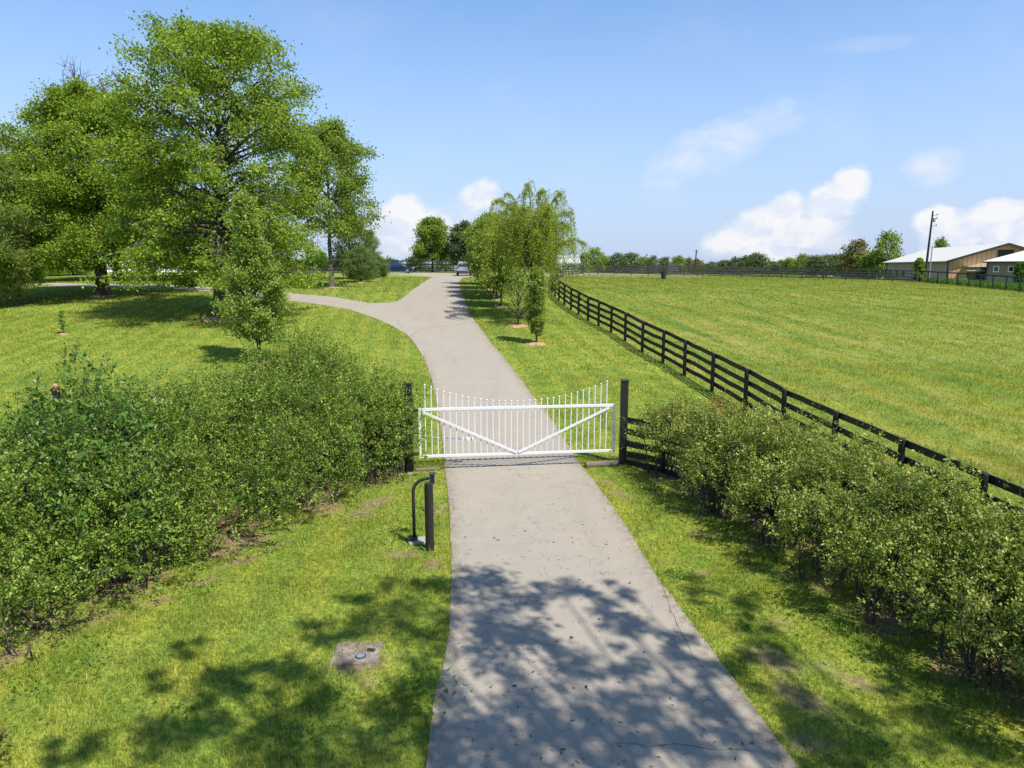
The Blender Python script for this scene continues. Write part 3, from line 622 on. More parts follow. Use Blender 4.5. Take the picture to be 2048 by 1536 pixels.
# trees along the right edge of the drive
def willow(name, label, loc, H, rx, seed, tw=120):
    rg = np.random.default_rng(seed); t = thing(name, label, 'tree', loc); wood = MB(); lf = MB()
    tz = np.linspace(-.05, 1.7, 5); wood.tube(np.stack([rg.normal(0, .02, 5), rg.normal(0, .02, 5), tz], 1), [.17, .13, .12, .11, .1], 8, False)
    Ps = []; Ds = []
    for i in range(26):
        az = i * 2.4 + rg.uniform(-.3, .3); rr = rx * ((i + .5) / 26) ** .6 * rg.uniform(.72, 1.08); hh = H * (1 - .30 * (rr / rx) ** 2) * rg.uniform(.74, 1.03)
        s = np.linspace(0, 1, 9); h0 = rg.uniform(1.0, 1.9)
        x = math.cos(az) * rr * s ** 1.25; y = math.sin(az) * rr * s ** 1.25; z = h0 + (hh - h0) * np.sin(s * math.pi * .53) / math.sin(math.pi * .53)
        pts = np.stack([x, y, z], 1) + np.cumsum(rg.normal(0, .06, (9, 3)), 0) * s[:, None]
        wood.tube(pts, .055 * (1 - .85 * s) + .008, 5, False)
        for j in range(tw // 8):
            q = rg.uniform(.35, 1); p0 = np.array([np.interp(q, s, pts[:, c]) for c in range(3)])
            a2 = az + rg.normal(0, 1.1); out = rg.uniform(.25, .95); top = rg.uniform(.05, .5); hang = rg.uniform(.6, 3.0) * (.5 + .6 * q)
            n = 16; s3 = np.linspace(0, 1, n)
            sx = p0[0] + math.cos(a2) * out * np.sin(s3 * 1.5); sy = p0[1] + math.sin(a2) * out * np.sin(s3 * 1.5); sz = p0[2] + top * np.sin(s3 * 3.14 * .9) - hang * s3 ** 1.7
            st = np.stack([sx, sy, sz], 1) + np.cumsum(rg.normal(0, .022, (n, 3)), 0); st = st[st[:, 2] > .75]
            if len(st) < 4: continue
            wood.tube(st, np.linspace(.008, .003, len(st)), 3, False)
            m = 5; P = np.repeat(st, m, 0) + rg.normal(0, .05, (len(st) * m, 3)); Ps.append(P)
    P = np.concatenate(Ps); n = len(P); D = unit(rvec(rg, n) * .75 + np.array([0, 0, -.55])); leafset(lf, P, D, rvec(rg, n), rg.uniform(.09, .16, n), rg.uniform(.028, .045, n), np.clip(rg.normal(.5, .2, n), 0, 1))
    wood.build('trunk', M_bark2, t, smooth=True); lf.build('crown', M_willow, t); return t
willow('willow_tree', 'light green weeping curly willow beside the drive', gp(1068, 638), 7.6, 3.5, 131, 190)
DR = 'young trees in mulch rings along the drive'
tree_obj('young_tree', 'narrow upright young tree nearest in the mulch row', 'tree', gp(1072, 687), (3.6, .045, .55, [(.1, .18), (.3, .42), (.6, .5), (.85, .32), (1, .1)], 46, 9, 14, .08, .06), leafm=M_pear, barkm=M_bark2, seed=141, low=(1.5, .1), high=(3.0, 0), spread=.085, group=DR, start=.35)
tree_obj('young_tree', 'sparse young tree in a mulch ring in front of the willow trunk', 'tree', gp(1037, 651), (3.0, .06, .6, [(.1, .5), (.4, .95), (.7, .8), (1, .2)], 22, 7, 7, .09, .065), leafm=M_pear, barkm=M_bark2, seed=142, low=(1.0, .1), high=(2.0, 0), spread=.14, group=DR, start=.4)
rowt = [(1002, 613, 5.0, 1.5, M_pear, 'round headed young tree, third from the gate in the mulch row'), (994, 598, 5.2, 1.5, M_oak2, 'young tree with a thin trunk, fourth in the mulch row'), (987, 588, 5.4, 1.7, M_pear, 'bronze tinted young tree, fifth in the mulch row'), (981, 578, 6.0, 1.8, M_oak2, 'taller tree with a pale trunk, sixth in the mulch row'), (975, 569, 6.0, 1.9, M_pear, 'farthest bushy tree of the row beside the silver vehicle')]
for i, (px, py, H, rx, m, lab) in enumerate(rowt):
    tree_obj('young_tree', lab, 'tree', gp(px, py), (H, .07, 1.2, [(.15, rx * .5), (.35, rx), (.65, rx * .95), (.88, rx * .55), (1, .2)], 38, 10, 20, .15, .115), leafm=m, barkm=M_barkg if i % 2 else M_bark2, seed=150 + i, low=(.7, .15), high=(1.6, 0), spread=.22, group=DR, start=1.0)

# mulch
mb = MB(); rg = np.random.default_rng(9)
def mulch(px, py, r, h=.05):
    c = at(px, py); n = 26; rings = 5; V = [[c[0], c[1], c[2] + h]]; 
    for k in range(1, rings + 1):
        for j in range(n):
            a = j / n * 2 * math.pi; rr = r * k / rings * (1 + .12 * math.sin(3 * a + px) + rg.uniform(-.07, .07)); x = c[0] + math.cos(a) * rr; y = c[1] + math.sin(a) * rr
            V.append([x, y, G(x, y) + h * (1 - (k / rings) ** 2) + (.012 if k < rings else -.01) + rg.uniform(-.006, .006)])
    f = [[0, 1 + j, 1 + (j + 1) % n] for j in range(n)]
    for k in range(rings - 1):
        for j in range(n): a = 1 + k * n + j; b2 = 1 + k * n + (j + 1) % n; f.append([a, a + n, b2 + n, b2])
    mb.add(V, f)
    m = int(260 * r); P = np.stack([c[0] + rg.normal(0, r * .55, m), c[1] + rg.normal(0, r * .55, m)], 1); Pz = gz(P[:, 0], P[:, 1]) + h * .7
    leafset(mb, np.column_stack([P, Pz]), unit(rvec(rg, m) * [1, 1, .25]), unit(rvec(rg, m) + [0, 0, 1.2]), .06, .03, rg.random(m))
for q in [(1072, 688, .5), (1037, 652, .62), (1002, 614, .5), (994, 599, .5), (987, 589, .5), (981, 579, .5), (663, 576, 1.0), (722, 565, .5), (757, 558, .5), (521, 726, .45), (443, 637, 1.3), (205, 592, 1.1), (127, 669, .22), (308, 561, .8)]: mulch(*q)
tag(mb.build('mulch', M_mulch), 'orange tan bark mulch rings around the tree feet', None, None, 'stuff')

# ------------------------------------------------------------------ hedges
def hedge(name, label, cat, C, rr, hh, seed, nspray, leafm, L, W, lowcut=.0, per=16, extra=None, up=.7, stems=40, sl=.34, splen=1.0):
    rg = np.random.default_rng(seed); t = thing(name, label, cat, (float(C[0][0]), float(C[0][1]), G(*C[0]))); o = np.array([C[0][0], C[0][1], G(*C[0])])
    w = rr ** 2 * hh; w = w / w.sum(); k = rg.choice(len(C), nspray, p=w)
    d = rvec(rg, nspray); d[:, 2] = np.where(rg.random(nspray) < up, np.abs(d[:, 2]), d[:, 2]); d = unit(d)
    rad = rg.uniform(.25, 1.0, nspray) ** .28
    lump = 1 + .25 * np.sin(d[:, 0] * 6 + k * 2.1) * np.sin(d[:, 1] * 5 + k) + .17 * np.sin(d[:, 0] * 13 + d[:, 2] * 11 + k * 5) * np.sin(d[:, 1] * 12 + k) - .03
    cz = hh[k] * .48
    hx = np.hypot(d[:, 0], d[:, 1]) + 1e-6; fx = np.where(d[:, 2] < 0, np.clip(hx ** -.5, 1, 2.2), 1.0)
    P = np.stack([C[k, 0] + d[:, 0] * fx * rad * rr[k] * lump, C[k, 1] + d[:, 1] * fx * rad * rr[k] * lump, cz + d[:, 2] * rad * (hh[k] - cz) * lump], 1)
    gp2 = np.sin(P[:, 0] * 9.1 + P[:, 2] * 3) * np.sin(P[:, 1] * 8.3 + 1.3) * np.sin(P[:, 2] * 10 + P[:, 0] * 4)
    gap = np.sin(P[:, 0] * 5.3 + 1.9 * np.sin(P[:, 2] * 4.1)) * np.sin(P[:, 1] * 4.7 + P[:, 2] * 3.3 + 1.5 * np.sin(P[:, 0] * 3.1))
    keep = (P[:, 2] > lowcut + rg.uniform(0, .35, nspray)) & (rg.random(nspray) > ss(gap, .12, .5) * .93) & (rg.random(nspray) > ss(gp2, .05, .45) * .95); P, d, rad = P[keep], d[keep], rad[keep]; n = len(P)
    P[:, 2] += gz(P[:, 0], P[:, 1])
    dirs = unit(d * .75 + rvec(rg, n) * .55 + np.array([0, 0, .55])); ln = sl * rg.uniform(.5, 1.5, n) * splen
    bz = rg.random(n) < .07; ln[bz] *= 1.9; dirs[bz] = unit(dirs[bz] + [0, 0, 1.2])
    s = rg.random((n, per)) ** .6; curve = rvec(rg, n)[:, None] * .12 * (s ** 2)[..., None]
    Q = P[:, None] + dirs[:, None] * (ln[:, None] * s)[..., None] + curve + rg.normal(0, .02, (n, per, 3))
    Q = Q.reshape(-1, 3); m = len(Q); D = unit(np.repeat(dirs, per, 0) * .55 + rvec(rg, m) * .9); Nn = unit(rvec(rg, m) + np.array([0, 0, .7]))
    rnd = np.clip(np.repeat(rg.normal(.45, .14, n), per) + rg.normal(0, .15, m) + .16 * (s.ravel() > .75), 0, 1)
    lf = MB(); szs = np.repeat(rg.choice([.75, 1.0, 1.4], n, p=[.4, .4, .2]), per)
    leafset(lf, Q - o, D, Nn, L * rg.uniform(.6, 1.3, m) * szs, W * rg.uniform(.7, 1.2, m) * szs, rnd)
    st = MB(); ks = rg.integers(0, len(C), stems * len(C) // 6)
    for q in ks:
        a = rg.uniform(0, 6.28); r0 = rg.uniform(0, .75) * rr[q]; x0, y0 = C[q, 0] + math.cos(a) * r0, C[q, 1] + math.sin(a) * r0; s4 = np.linspace(0, 1, 6)
        e = r0 + rg.uniform(-.1, .35) * rr[q]; x1, y1 = C[q, 0] + math.cos(a) * e, C[q, 1] + math.sin(a) * e; h = hh[q] * rg.uniform(.6, .95)
        pp = np.stack([x0 + (x1 - x0) * s4, y0 + (y1 - y0) * s4, G(x0, y0) + h * s4 - .03], 1) + np.cumsum(rg.normal(0, .03, (6, 3)), 0)
        st.tube(pp - o, rg.uniform(.009, .018) * (1 - .7 * s4) + .003, 4, False)
    tw = rg.choice(n, min(n, 2600), False)
    for i in tw[:2600]:
        st.tube(np.stack([P[i] - dirs[i] * .1, P[i] + dirs[i] * ln[i] * .9]) - o, [.004, .002], 3, False)
    st.build('stem', M_bark2, t); lf.build('foliage', leafm, t); return t
hl = hedge('hedge', 'big loose evergreen hedge left of the white gate', 'hedge', HL, HLr, HLh, 201, 37000, M_hedge, .046, .028, .0, up=.45, sl=.27, per=18, stems=16)
hr = hedge('hedge', 'lower bronze tipped hedge right of the white gate with bare stems below', 'hedge', HR, HRr, HRh, 202, 20000, M_hedge_r, .045, .027, .1, stems=90, per=17, sl=.27)
# red young shoots near the gate end of the right hedge
def redtips(parent, spots, seed, n=90):
    rg = np.random.default_rng(seed); b = MB(); o = np.array(parent.location)
    for (x, y, z, r, cnt) in spots:
        P = np.array([x, y, z]) + rg.normal(0, 1, (cnt, 3)) * [r, r, r * .5]; D = unit(rvec(rg, cnt) * .6 + [0, 0, .8]); leafset(b, P - o, D, rvec(rg, cnt), .045, .022, rg.random(cnt))
    b.build('red_foliage', M_red, parent)
redtips(hr, [(4.55, 14.3, 1.86, .2, 200), (4.15, 14.7, 1.7, .25, 120), (3.8, 15.1, 1.5, .25, 110), (4.9, 13.0, 1.85, .3, 80), (4.0, 14.3, 1.4, .35, 90)], 5)
redtips(hl, [(-8.1, 11.8, 2.65, .16, 50), (-4.2, 15.6, 2.6, .4, 60), (-5.4, 15.0, 2.4, .4, 60)], 6)
# glossy shrub standing in the hedge
GC = np.array([(-6.75, 10.7), (-7.4, 11.9), (-6.15, 9.75), (-8.2, 12.6), (-5.9, 10.3), (-7.9, 11.0)]); GR = np.array([1.05, 1.1, .9, .4, .6, .8]); GH = np.array([2.35, 2.6, 1.7, 3.1, 1.3, 2.3])
hedge('broadleaf_shrub', 'glossy dark green large-leaved shrub growing up through the left hedge', 'shrub', GC, GR, GH, 203, 3000, M_glossy, .095, .046, .15, per=9, stems=16, sl=.4)
# low weeds along the hedge foot and lawn edges
wd = MB(); rg = np.random.default_rng(77)
def weedpatch(x, y, r, n, L=.07):
    P = np.stack([x + rg.normal(0, r, n), y + rg.normal(0, r, n)], 1); z = gz(P[:, 0], P[:, 1]) + rg.uniform(.01, .06, n)
    leafset(wd, np.column_stack([P, z]), unit(rvec(rg, n) * [1, 1, .3] + [0, 0, .25]), unit(rvec(rg, n) * .5 + [0, 0, 1]), L * rg.uniform(.5, 1.3, n), L * .45, rg.random(n))
for px, py, r, n in [(845, 1390, .22, 130), (860, 1440, .15, 60), (650, 1410, .2, 60), (620, 1480, .2, 50), (100, 1360, .35, 120), (200, 1300, .3, 90), (790, 1060, .25, 70), (850, 1020, .25, 90), (1360, 1150, .12, 80), (1420, 1230, .12, 60), (1700, 1500, .3, 90), (1880, 1320, .25, 70), (1480, 1170, .3, 90), (1650, 1240, .3, 90), (1850, 1350, .4, 140), (1300, 980, .25, 80), (540, 1100, .25, 70), (400, 1180, .25, 60), (700, 1040, .2, 60), (850, 1100, .1, 40), (380, 1420, .2, 30), (1000, 930, .0, 1)]:
    w = at(px, py)
    if not onroad(np.array([w[0]]), np.array([w[1]]), .1)[0]: weedpatch(w[0], w[1], r, n)
tag(wd.build('weeds', M_weed), 'low clover and broad leaved weeds in the lawn', None, None, 'stuff')

# leaf litter on the drive
lt = MB(); rg = np.random.default_rng(55)
n = 560; y = 4.2 + 12 * rg.random(n) ** 1.3; x = xl(y) + .1 + (xr(y) - xl(y) - .2) * rg.random(n); q = rg.random(n) < .25; x[q] = (.35 + .12 * y[q] * 0) + rg.normal(0, .45, q.sum())
k = (x > xl(y)) & (x < xr(y)); x, y = x[k], y[k]; n = len(x)
leafset(lt, np.column_stack([x, y, gz(x, y) + .026]), unit(rvec(rg, n) * [1, 1, .05]), unit(rvec(rg, n) * .25 + [0, 0, 1]), rg.uniform(.03, .075, n), rg.uniform(.007, .015, n), rg.random(n))
n = 26; y = rg.uniform(4.3, 12, n); x = xl(y) + .2 + (xr(y) - xl(y) - .4) * rg.random(n)
leafset(lt, np.column_stack([x, y, gz(x, y) + .03]), unit(rvec(rg, n) * [1, 1, .1]), unit(rvec(rg, n) * .4 + [0, 0, 1]), rg.uniform(.05, .09, n), rg.uniform(.02, .035, n), rg.random(n))
M_litter = leafmat('dry_litter', (.02, .018, .012), (.045, .04, .018), (.13, .11, .03), .05)
tag(lt.build('leaf_litter', M_litter), 'dropped catkins and dry leaves scattered on the asphalt', None, None, 'stuff')

ck = MB(); rg = np.random.default_rng(61)
M_crack = plain('crack_dark', (.06, .055, .048), .95)
for pts_, w_ in [([(1228, 1488), (1290, 1497), (1350, 1494), (1420, 1505), (1505, 1503)], .007), ([(1322, 1170), (1335, 1215), (1352, 1250), (1372, 1290), (1395, 1330), (1412, 1352)], .006), ([(1300, 1095), (1318, 1130), (1322, 1170)], .005), ([(900, 650), (840, 660), (815, 680)], .02), ([(1005, 1330), (1045, 1322), (1085, 1326), (1120, 1318)], .004)]:
    W = np.array([at(*q)[:2] for q in pts_]); W = resample(W, 60); W += np.cumsum(rg.normal(0, .004, W.shape), 0) * min(1, w_ * 120)
    t_ = np.gradient(W, axis=0); nn = np.stack([t_[:, 1], -t_[:, 0]], 1); nn /= np.linalg.norm(nn, axis=1)[:, None]; ww = (w_ * rg.uniform(.3, 1.2, 60))[:, None]
    A_ = W + nn * ww / 2; B_ = W - nn * ww / 2; V = np.concatenate([np.column_stack([A_, gz(A_[:, 0], A_[:, 1]) + .0245]), np.column_stack([B_, gz(B_[:, 0], B_[:, 1]) + .0245])]); i = np.arange(59)
    ck.add(V, np.stack([i, i + 1, i + 61, i + 60], 1))
ck.build('asphalt_cracks', M_crack)['kind'] = 'structure'

# ------------------------------------------------------------------ fences
def rail_path(P, off, z, sag=.0, step=.6, rg=None):
    out = []
    for i in range(len(P) - 1):
        a, b = P[i], P[i + 1]; d = b - a; L = np.hypot(*d); n = np.array([d[1], -d[0]]) / L
        for s in np.arange(0, 1, .25):
            q = a + d * s + n * off; out.append([q[0], q[1], G(*q) * 0 + (G(*a) * (1 - s) + G(*b) * s) + z - sag * math.sin(s * math.pi)])
    q = P[-1] + n * off; out.append([q[0], q[1], G(*P[-1]) + z]); return np.array(out)
def board(b, path, w, h):
    path = np.asarray(path); m = len(path); t = np.gradient(path, axis=0); nn = np.stack([t[:, 1], -t[:, 0], 0 * t[:, 0]], 1); nn = unit(nn)
    c = [(-w / 2, -h / 2), (w / 2, -h / 2), (w / 2, h / 2), (-w / 2, h / 2)]
    V = np.stack([path + nn * a + np.array([0, 0, k]) for a, k in c], 1).reshape(-1, 3)
    i = np.arange(m - 1)[:, None] * 4; j = np.arange(4)[None]; k = (j + 1) % 4
    b.add(V, np.stack([i + j, i + k, i + 4 + k, i + 4 + j], -1).reshape(-1, 4))
    s = b.n - m * 4; b.f.append([[s + 3, s + 2, s + 1, s], [s + 4 * (m - 1) + x for x in range(4)]])
def board_fence(name, label, P, H=1.38, rails=(1.27, .93, .60, .27), rw=.15, off=.075, r=.068, mat=None, group=None, square=False, sag=.0, pr=None, seed=1):
    mat = mat or M_black; rg = np.random.default_rng(seed); P = np.asarray(P, float); o = np.array([P[0][0], P[0][1], G(*P[0])])
    t = thing(name, label, 'fence', tuple(float(v) for v in o), 0, group)
    for i, p in enumerate(P[:100]):
        b = MB(); z0 = G(*p); tl = rg.normal(0, .008, 2)
        if square: b.box(np.array([p[0], p[1], z0 + H / 2 - .1]) - o, (.13, .13, H + .2))
        else:
            b.tube(np.array([[p[0], p[1], z0 - .15], [p[0] + tl[0], p[1] + tl[1], z0 + H - .03], [p[0] + tl[0], p[1] + tl[1], z0 + H]]) - o, [r * 1.02, r, r * .82], 12)
        b.build('post', mat, t, smooth=False)
    for z in rails:
        b = MB(); path = rail_path(P, off, z, 0); path[:, 2] += rg.normal(0, .009, len(path)); board(b, path - o, .028, rw); b.build('rail', mat, t)
    return t
board_fence('board_fence', 'black four-board fence curving up along the pasture', FP, seed=4)
HF = np.array([(2.72, 16.25), (3.55, 15.55), (4.55, 13.9), (5.35, 12.15), (6.0, 10.35), (6.55, 8.5), (7.0, 6.6), (7.3, 4.6)])
board_fence('board_fence', 'short black board fence between the gate post and the right hedge', HF[:], H=1.25, rails=(1.12, .83, .54, .27, .05), off=.0, seed=5)
LFc = np.array([(-2.5, 15.75), (-4.3, 16.0), (-6.2, 15.2), (-7.6, 13.4), (-8.6, 11.4), (-9.4, 9.4)])
board_fence('board_fence', 'black board fence hidden inside the left hedge', LFc, H=1.25, rails=(1.12, .83, .54, .27), off=.0, seed=6)
# far double fence
def along(P, st):
    P = np.asarray(P, float); d = np.r_[0, np.cumsum(np.hypot(*np.diff(P, axis=0).T))]; n = int(round(d[-1] / st)); t = np.linspace(0, d[-1], n + 1); return np.stack([np.interp(t, d, P[:, 0]), np.interp(t, d, P[:, 1])], 1)
farP = along([(5.0, 99.5), (11.5, 98), (31.6, 87), (44.6, 76)], 2.44)
board_fence('board_fence', 'long dark rail fence closing off the far side of the pasture', farP, H=1.38, off=.07, mat=M_blackold, rw=.115, r=.06, seed=7)
farP2 = along([(2, 107), (12.5, 105), (34, 93), (48, 83)], 2.44)
board_fence('board_fence', 'second rail fence running behind the far pasture fence', farP2, H=1.38, off=.07, mat=M_blackold, rw=.115, r=.06, seed=8)
farP3 = along([(22, 97.5), (26, 112), (30, 125)], 2.44)
board_fence('board_fence', 'weathered fence running away uphill behind the far rail fences', farP3, H=1.6, off=.07, mat=M_blackold, seed=9)
laneP = along([(-45, 126), (-30, 114), (-19, 108), (-14.5, 104), (-8, 103.4), (-5.0, 103.2)], 1.25)
board_fence('board_fence', 'tall black lane fence with close posts behind the parked cars', laneP, H=2.0, rails=(1.75, 1.2, .65, .3), off=.05, r=.05, seed=10)
leftP = along([(-38, 92), (-26, 90), (-20.5, 93)], 2.4)
board_fence('board_fence', 'black rail fence seen under the maple tree', leftP, H=1.4, seed=12)
# wire fence at the right
def wire_fence(name, label, P, H=1.3):
    P = np.asarray(P, float); o = np.array([P[0][0], P[0][1], G(*P[0])]); t = thing(name, label, 'fence', tuple(float(v) for v in o))
    for p in P:
        b = MB(); z0 = G(*p); b.tube(np.array([[p[0], p[1], z0 - .1], [p[0], p[1], z0 + H]]) - o, .06, 8); b.build('post', M_black, t)
    b = MB(); board(b, rail_path(P, .07, H - .07) - o, .03, .13); b.build('rail', M_black, t)
    b = MB()
    for z in np.arange(.15, H - .2, .15): b.tube(rail_path(P, .06, z) - o, .004, 3)
    b.build('wire_mesh', M_steel, t); return t
wp = [at(x, y)[:2] for x, y in [(1838, 564.5), (1855, 566), (1874, 567.5), (1894, 569), (1914, 571), (1937, 573), (1960, 575.5), (1984, 578), (2011, 580.5), (2038, 583.6), (2070, 587), (2105, 591)]]
wire_fence('wire_fence', 'black top-rail wire fence in front of the barns', wp)
# tall weeds behind the wire fence
tg = MB(); rg = np.random.default_rng(31); n = 26000
s = rg.random(n); wa = np.array(wp); xi = np.interp(s * (len(wa) - 1), np.arange(len(wa)), wa[:, 0]); yi = np.interp(s * (len(wa) - 1), np.arange(len(wa)), wa[:, 1])
dx = rg.uniform(.1, 9, n); x = xi + dx; y = yi + dx * .2 + rg.normal(0, .3, n); Pz = gz(x, y)
leafset(tg, np.column_stack([x, y, Pz]), unit(rvec(rg, n) * .35 + [0, 0, 1]), rvec(rg, n), rg.uniform(.25, .75, n), rg.uniform(.05, .1, n), rg.random(n) * .8)
tag(tg.build('tall_grass', M_weed), 'tall green weeds behind the wire fence', None, None, 'stuff')

# ------------------------------------------------------------------ gate
gl = np.array([-2.40, 15.62, 0]); gr = np.array([2.62, 16.22, 0]); gl[2] = G(*gl[:2]); gr[2] = G(*gr[:2])
def post(name, label, p, w, H):
    t = thing(name, label, 'post', (p[0], p[1], G(p[0], p[1]))); b = MB(); b.box((0, 0, H / 2 - .1), (w, w, H + .2)); b.build('shaft', M_black, t, bevel=.006)
    b = MB(); b.box((0, 0, H + .014), (w + .03, w + .03, .028)); b.build('cap', M_black, t, bevel=.006); return t
post('gate_post', 'square black gate post right of the white gate', (2.72, 16.25), .17, 2.06)
post('gate_post', 'square black gate post left of the white gate, half buried in hedge', (-2.41, 15.60), .16, 2.1)
ga = np.array([-2.19, 15.62]); gb = np.array([2.44, 16.16]); gd = gb - ga; GL = float(np.hypot(*gd)); ang = math.atan2(gd[1], gd[0])
gate = thing('entrance_gate', 'white steel gate of slim bars with a V brace across the driveway', 'gate', (ga[0], ga[1], G(*ga)), ang)
zb, zt = .34, 1.50
b = MB()
b.box((GL / 2, 0, zt), (GL, .05, .065)); b.box((GL / 2, 0, zb + .03), (GL, .05, .06))
b.box((.027, 0, (zb + zt) / 2 + .015), (.054, .05, zt - zb - .095))
b.build('frame', M_white, gate, bevel=.004)
b = MB(); b.box((GL + .035, 0, (zb + zt) / 2 + .015), (.07, .06, zt - zb + .04)); b.build('latch_stile', M_steel, gate, bevel=.004)
for s_ in (0, 1):
    b = MB(); xa = .1 if s_ == 0 else GL - .1; b.bar((xa, -.036, zt - .05), (GL / 2 + (-.02 if s_ == 0 else .02), -.036, zb + .07), .02, .055, up=(0, -1, 0) if False else (0, 0, 1)); b.build('brace', M_white, gate)
nb_ = 31; sp = GL / (nb_ + 1.3)
for i in range(nb_):
    x = .16 + i * (GL - .32) / (nb_ - 1); tt = abs(i - 15) / 15; top = 1.64 + .43 * tt ** 2.2
    b = MB(); b.box((x, .0, (zb + .06 + zt - .033) / 2), (.021, .021, zt - zb - .098)); b.box((x, 0, (zt + .033 + top) / 2), (.021, .021, top - zt - .033)); b.ball((x, 0, top + .016), .023, 8, 5)
    b.build('bar', M_white, gate)
for z in (zt - .02, zb + .09):
    b = MB(); b.box((-.075, 0, z), (.14, .06, .07)); b.build('hinge', M_black, gate, bevel=.004)
b = MB(); b.tube([(-.02, .25, .78), (.55, .27, .74), (1.05, .28, .70)], [.014, .014, .02], 8); b.build('actuator_rod', M_steel, gate)
b = MB(); b.box((1.18, .28, .69), (.26, .06, .075)); b.build('actuator_box', M_white, gate, bevel=.006)
b = MB(); b.box((-.34, .1, .72), (.2, .25, .42)); b2 = b.build('control_box', M_black, None, bevel=.01)
b2.parent = gate
def log(name, label, a, c, r):
    a = np.array(a, float); c = np.array(c, float); t = np.linspace(0, 1, 7)[:, None]; pts = a * (1 - t) + c * t
    pts[:, 2] = gz(pts[:, 0], pts[:, 1]) + r * .6; m = MB(); o = pts[0].copy(); m.tube(pts - o, r * (1 + .04 * np.sin(np.arange(7) * 2.1)), 14); q = m.build(name, M_wood, smooth=False); q.location = o; tag(q, label, 'log'); return q
log('timber_log', 'round timber lying between the drive and the right gate post', (1.78, 15.98, 0), (2.6, 16.12, 0), .085)
log('timber_log', 'half sunk timber lying between the left gate post and the drive', (-2.28, 15.66, 0), (-1.72, 15.74, 0), .045)
b = MB(); b.box((0, 0, .0), (.15, .11, .08), rz=.3); q = b.build('concrete_chunk', M_concrete, bevel=.02); q.location = (-2.38, 15.42, G(-2.38, 15.42)); tag(q, 'pale concrete lump at the foot of the left gate post', 'concrete')

# keypad pedestal and bollard
bp = at(860, 1101)
b = MB(); b.tube([(0, 0, -.1), (0, 0, 1.16), (0, 0, 1.2), (0, 0, 1.2)], [.075, .073, .071, .0005], 18)
t = thing('bollard', 'round black wooden bollard beside the keypad pedestal', 'bollard', tuple(float(v) for v in bp))
tb = NT('scuffed_black_wood'); pz = tb.mapv(tb.pos(True), (26, 26, 2.0)); nz_ = tb.noise(pz, 1.3, 6, .7)
M_scuff = tb.done(tb.pbr(tb.ramp(nz_, [(.0, (.009, .008, .008)), (.62, (.018, .015, .013)), (.70, (.14, .10, .06))]), .6, 0, .4, tb.bump(nz_, .6, .01)))
b.build('shaft', M_scuff, t); 
pp = at(829, 1085); base = thing('keypad_pedestal', 'dark gooseneck keypad pole on a concrete footing', 'pedestal', tuple(float(v) for v in pp))
b = MB(); b.box((.07, .0, -.01), (.34, .28, .12), rz=.15); b.build('footing', M_concrete, base, bevel=.015)
b = MB(); b.box((-.02, -.02, .095), (.17, .15, .03), rz=.1); b.build('base_plate', M_brownmetal, base, bevel=.004)
arc = [(0, 0, .1), (0, 0, .55), (0, 0, .9)] + [(.26 - .26 * math.cos(a), .0, .92 + .25 * math.sin(a)) for a in np.linspace(.15, math.pi / 2, 8)] + [(.3, 0, 1.17)]
b = MB(); b.tube(arc, .029, 10); b.build('pole', M_brownmetal, base, smooth=True)
b = MB(); b.box((.34, -.005, 1.17), (.085, .12, .15)); hd = b.build('keypad_head', M_brownmetal, base, bevel=.006)
b = MB(); b.box((.385, -.005, 1.18), (.004, .08, .09)); b.build('keypad_face', M_steel, hd)
b = MB(); b.box((.34, 0, 1.255), (.11, .15, .012)); b.build('rain_hood', M_brownmetal, hd)

# meter pad in the lawn
mp = at(715, 1310); pad = thing('utility_pad', 'stained sunken concrete pad with a small lid in the front lawn', 'pad', (mp[0], mp[1], G(mp[0], mp[1])), .12)
tp = NT('stained_concrete'); ppn = tp.noise(tp.pos(True), 7, 6, .7)
M_stain = tp.done(tp.pbr(tp.ramp(ppn, [(.3, (.08, .065, .05)), (.5, (.2, .165, .13)), (.7, (.33, .28, .24))]), .95, 0, .2, tp.bump(ppn, .8, .02)))
b = MB(); g = np.array([[(-.31, -.25), (.27, -.26), (.31, .22), (-.27, .26)]][0]); 
b.add([[x, y, .015] for x, y in g] + [[x * 1.04, y * 1.04, -.08] for x, y in g], [[0, 1, 2, 3], [0, 4, 5, 1], [1, 5, 6, 2], [2, 6, 7, 3], [3, 7, 4, 0]]); b.build('slab', M_stain, pad)
b = MB(); b.cyl((.05, -.1, .01), .055, .018, 20); ld = b.build('lid', M_steel, pad); b = MB(); b.tube([(.05 + .058 * math.cos(a), -.1 + .058 * math.sin(a), .022) for a in np.linspace(0, 6.28, 20)], .009, 6, False); b.build('rim', M_brownmetal, ld)
b = MB(); b.box((.17, .02, .022), (.1, .055, .012), rz=-.2); b.build('cover_plate', M_brownmetal, pad)

# plain post with a round finial inside the left hedge, carries no lamp
q = (-8.15, 12.0); t = thing('finial_post', 'dark post with a round tan cap poking out of the left hedge', 'post', (q[0], q[1], G(*q)))
b = MB(); b.cyl((0, 0, 0), .06, 2.65, 12); b.build('shaft', M_black, t); b = MB(); b.ball((0, 0, 2.70), .05, 14, 10); b.build('finial', M_wood2 if False else M_mulch, t)

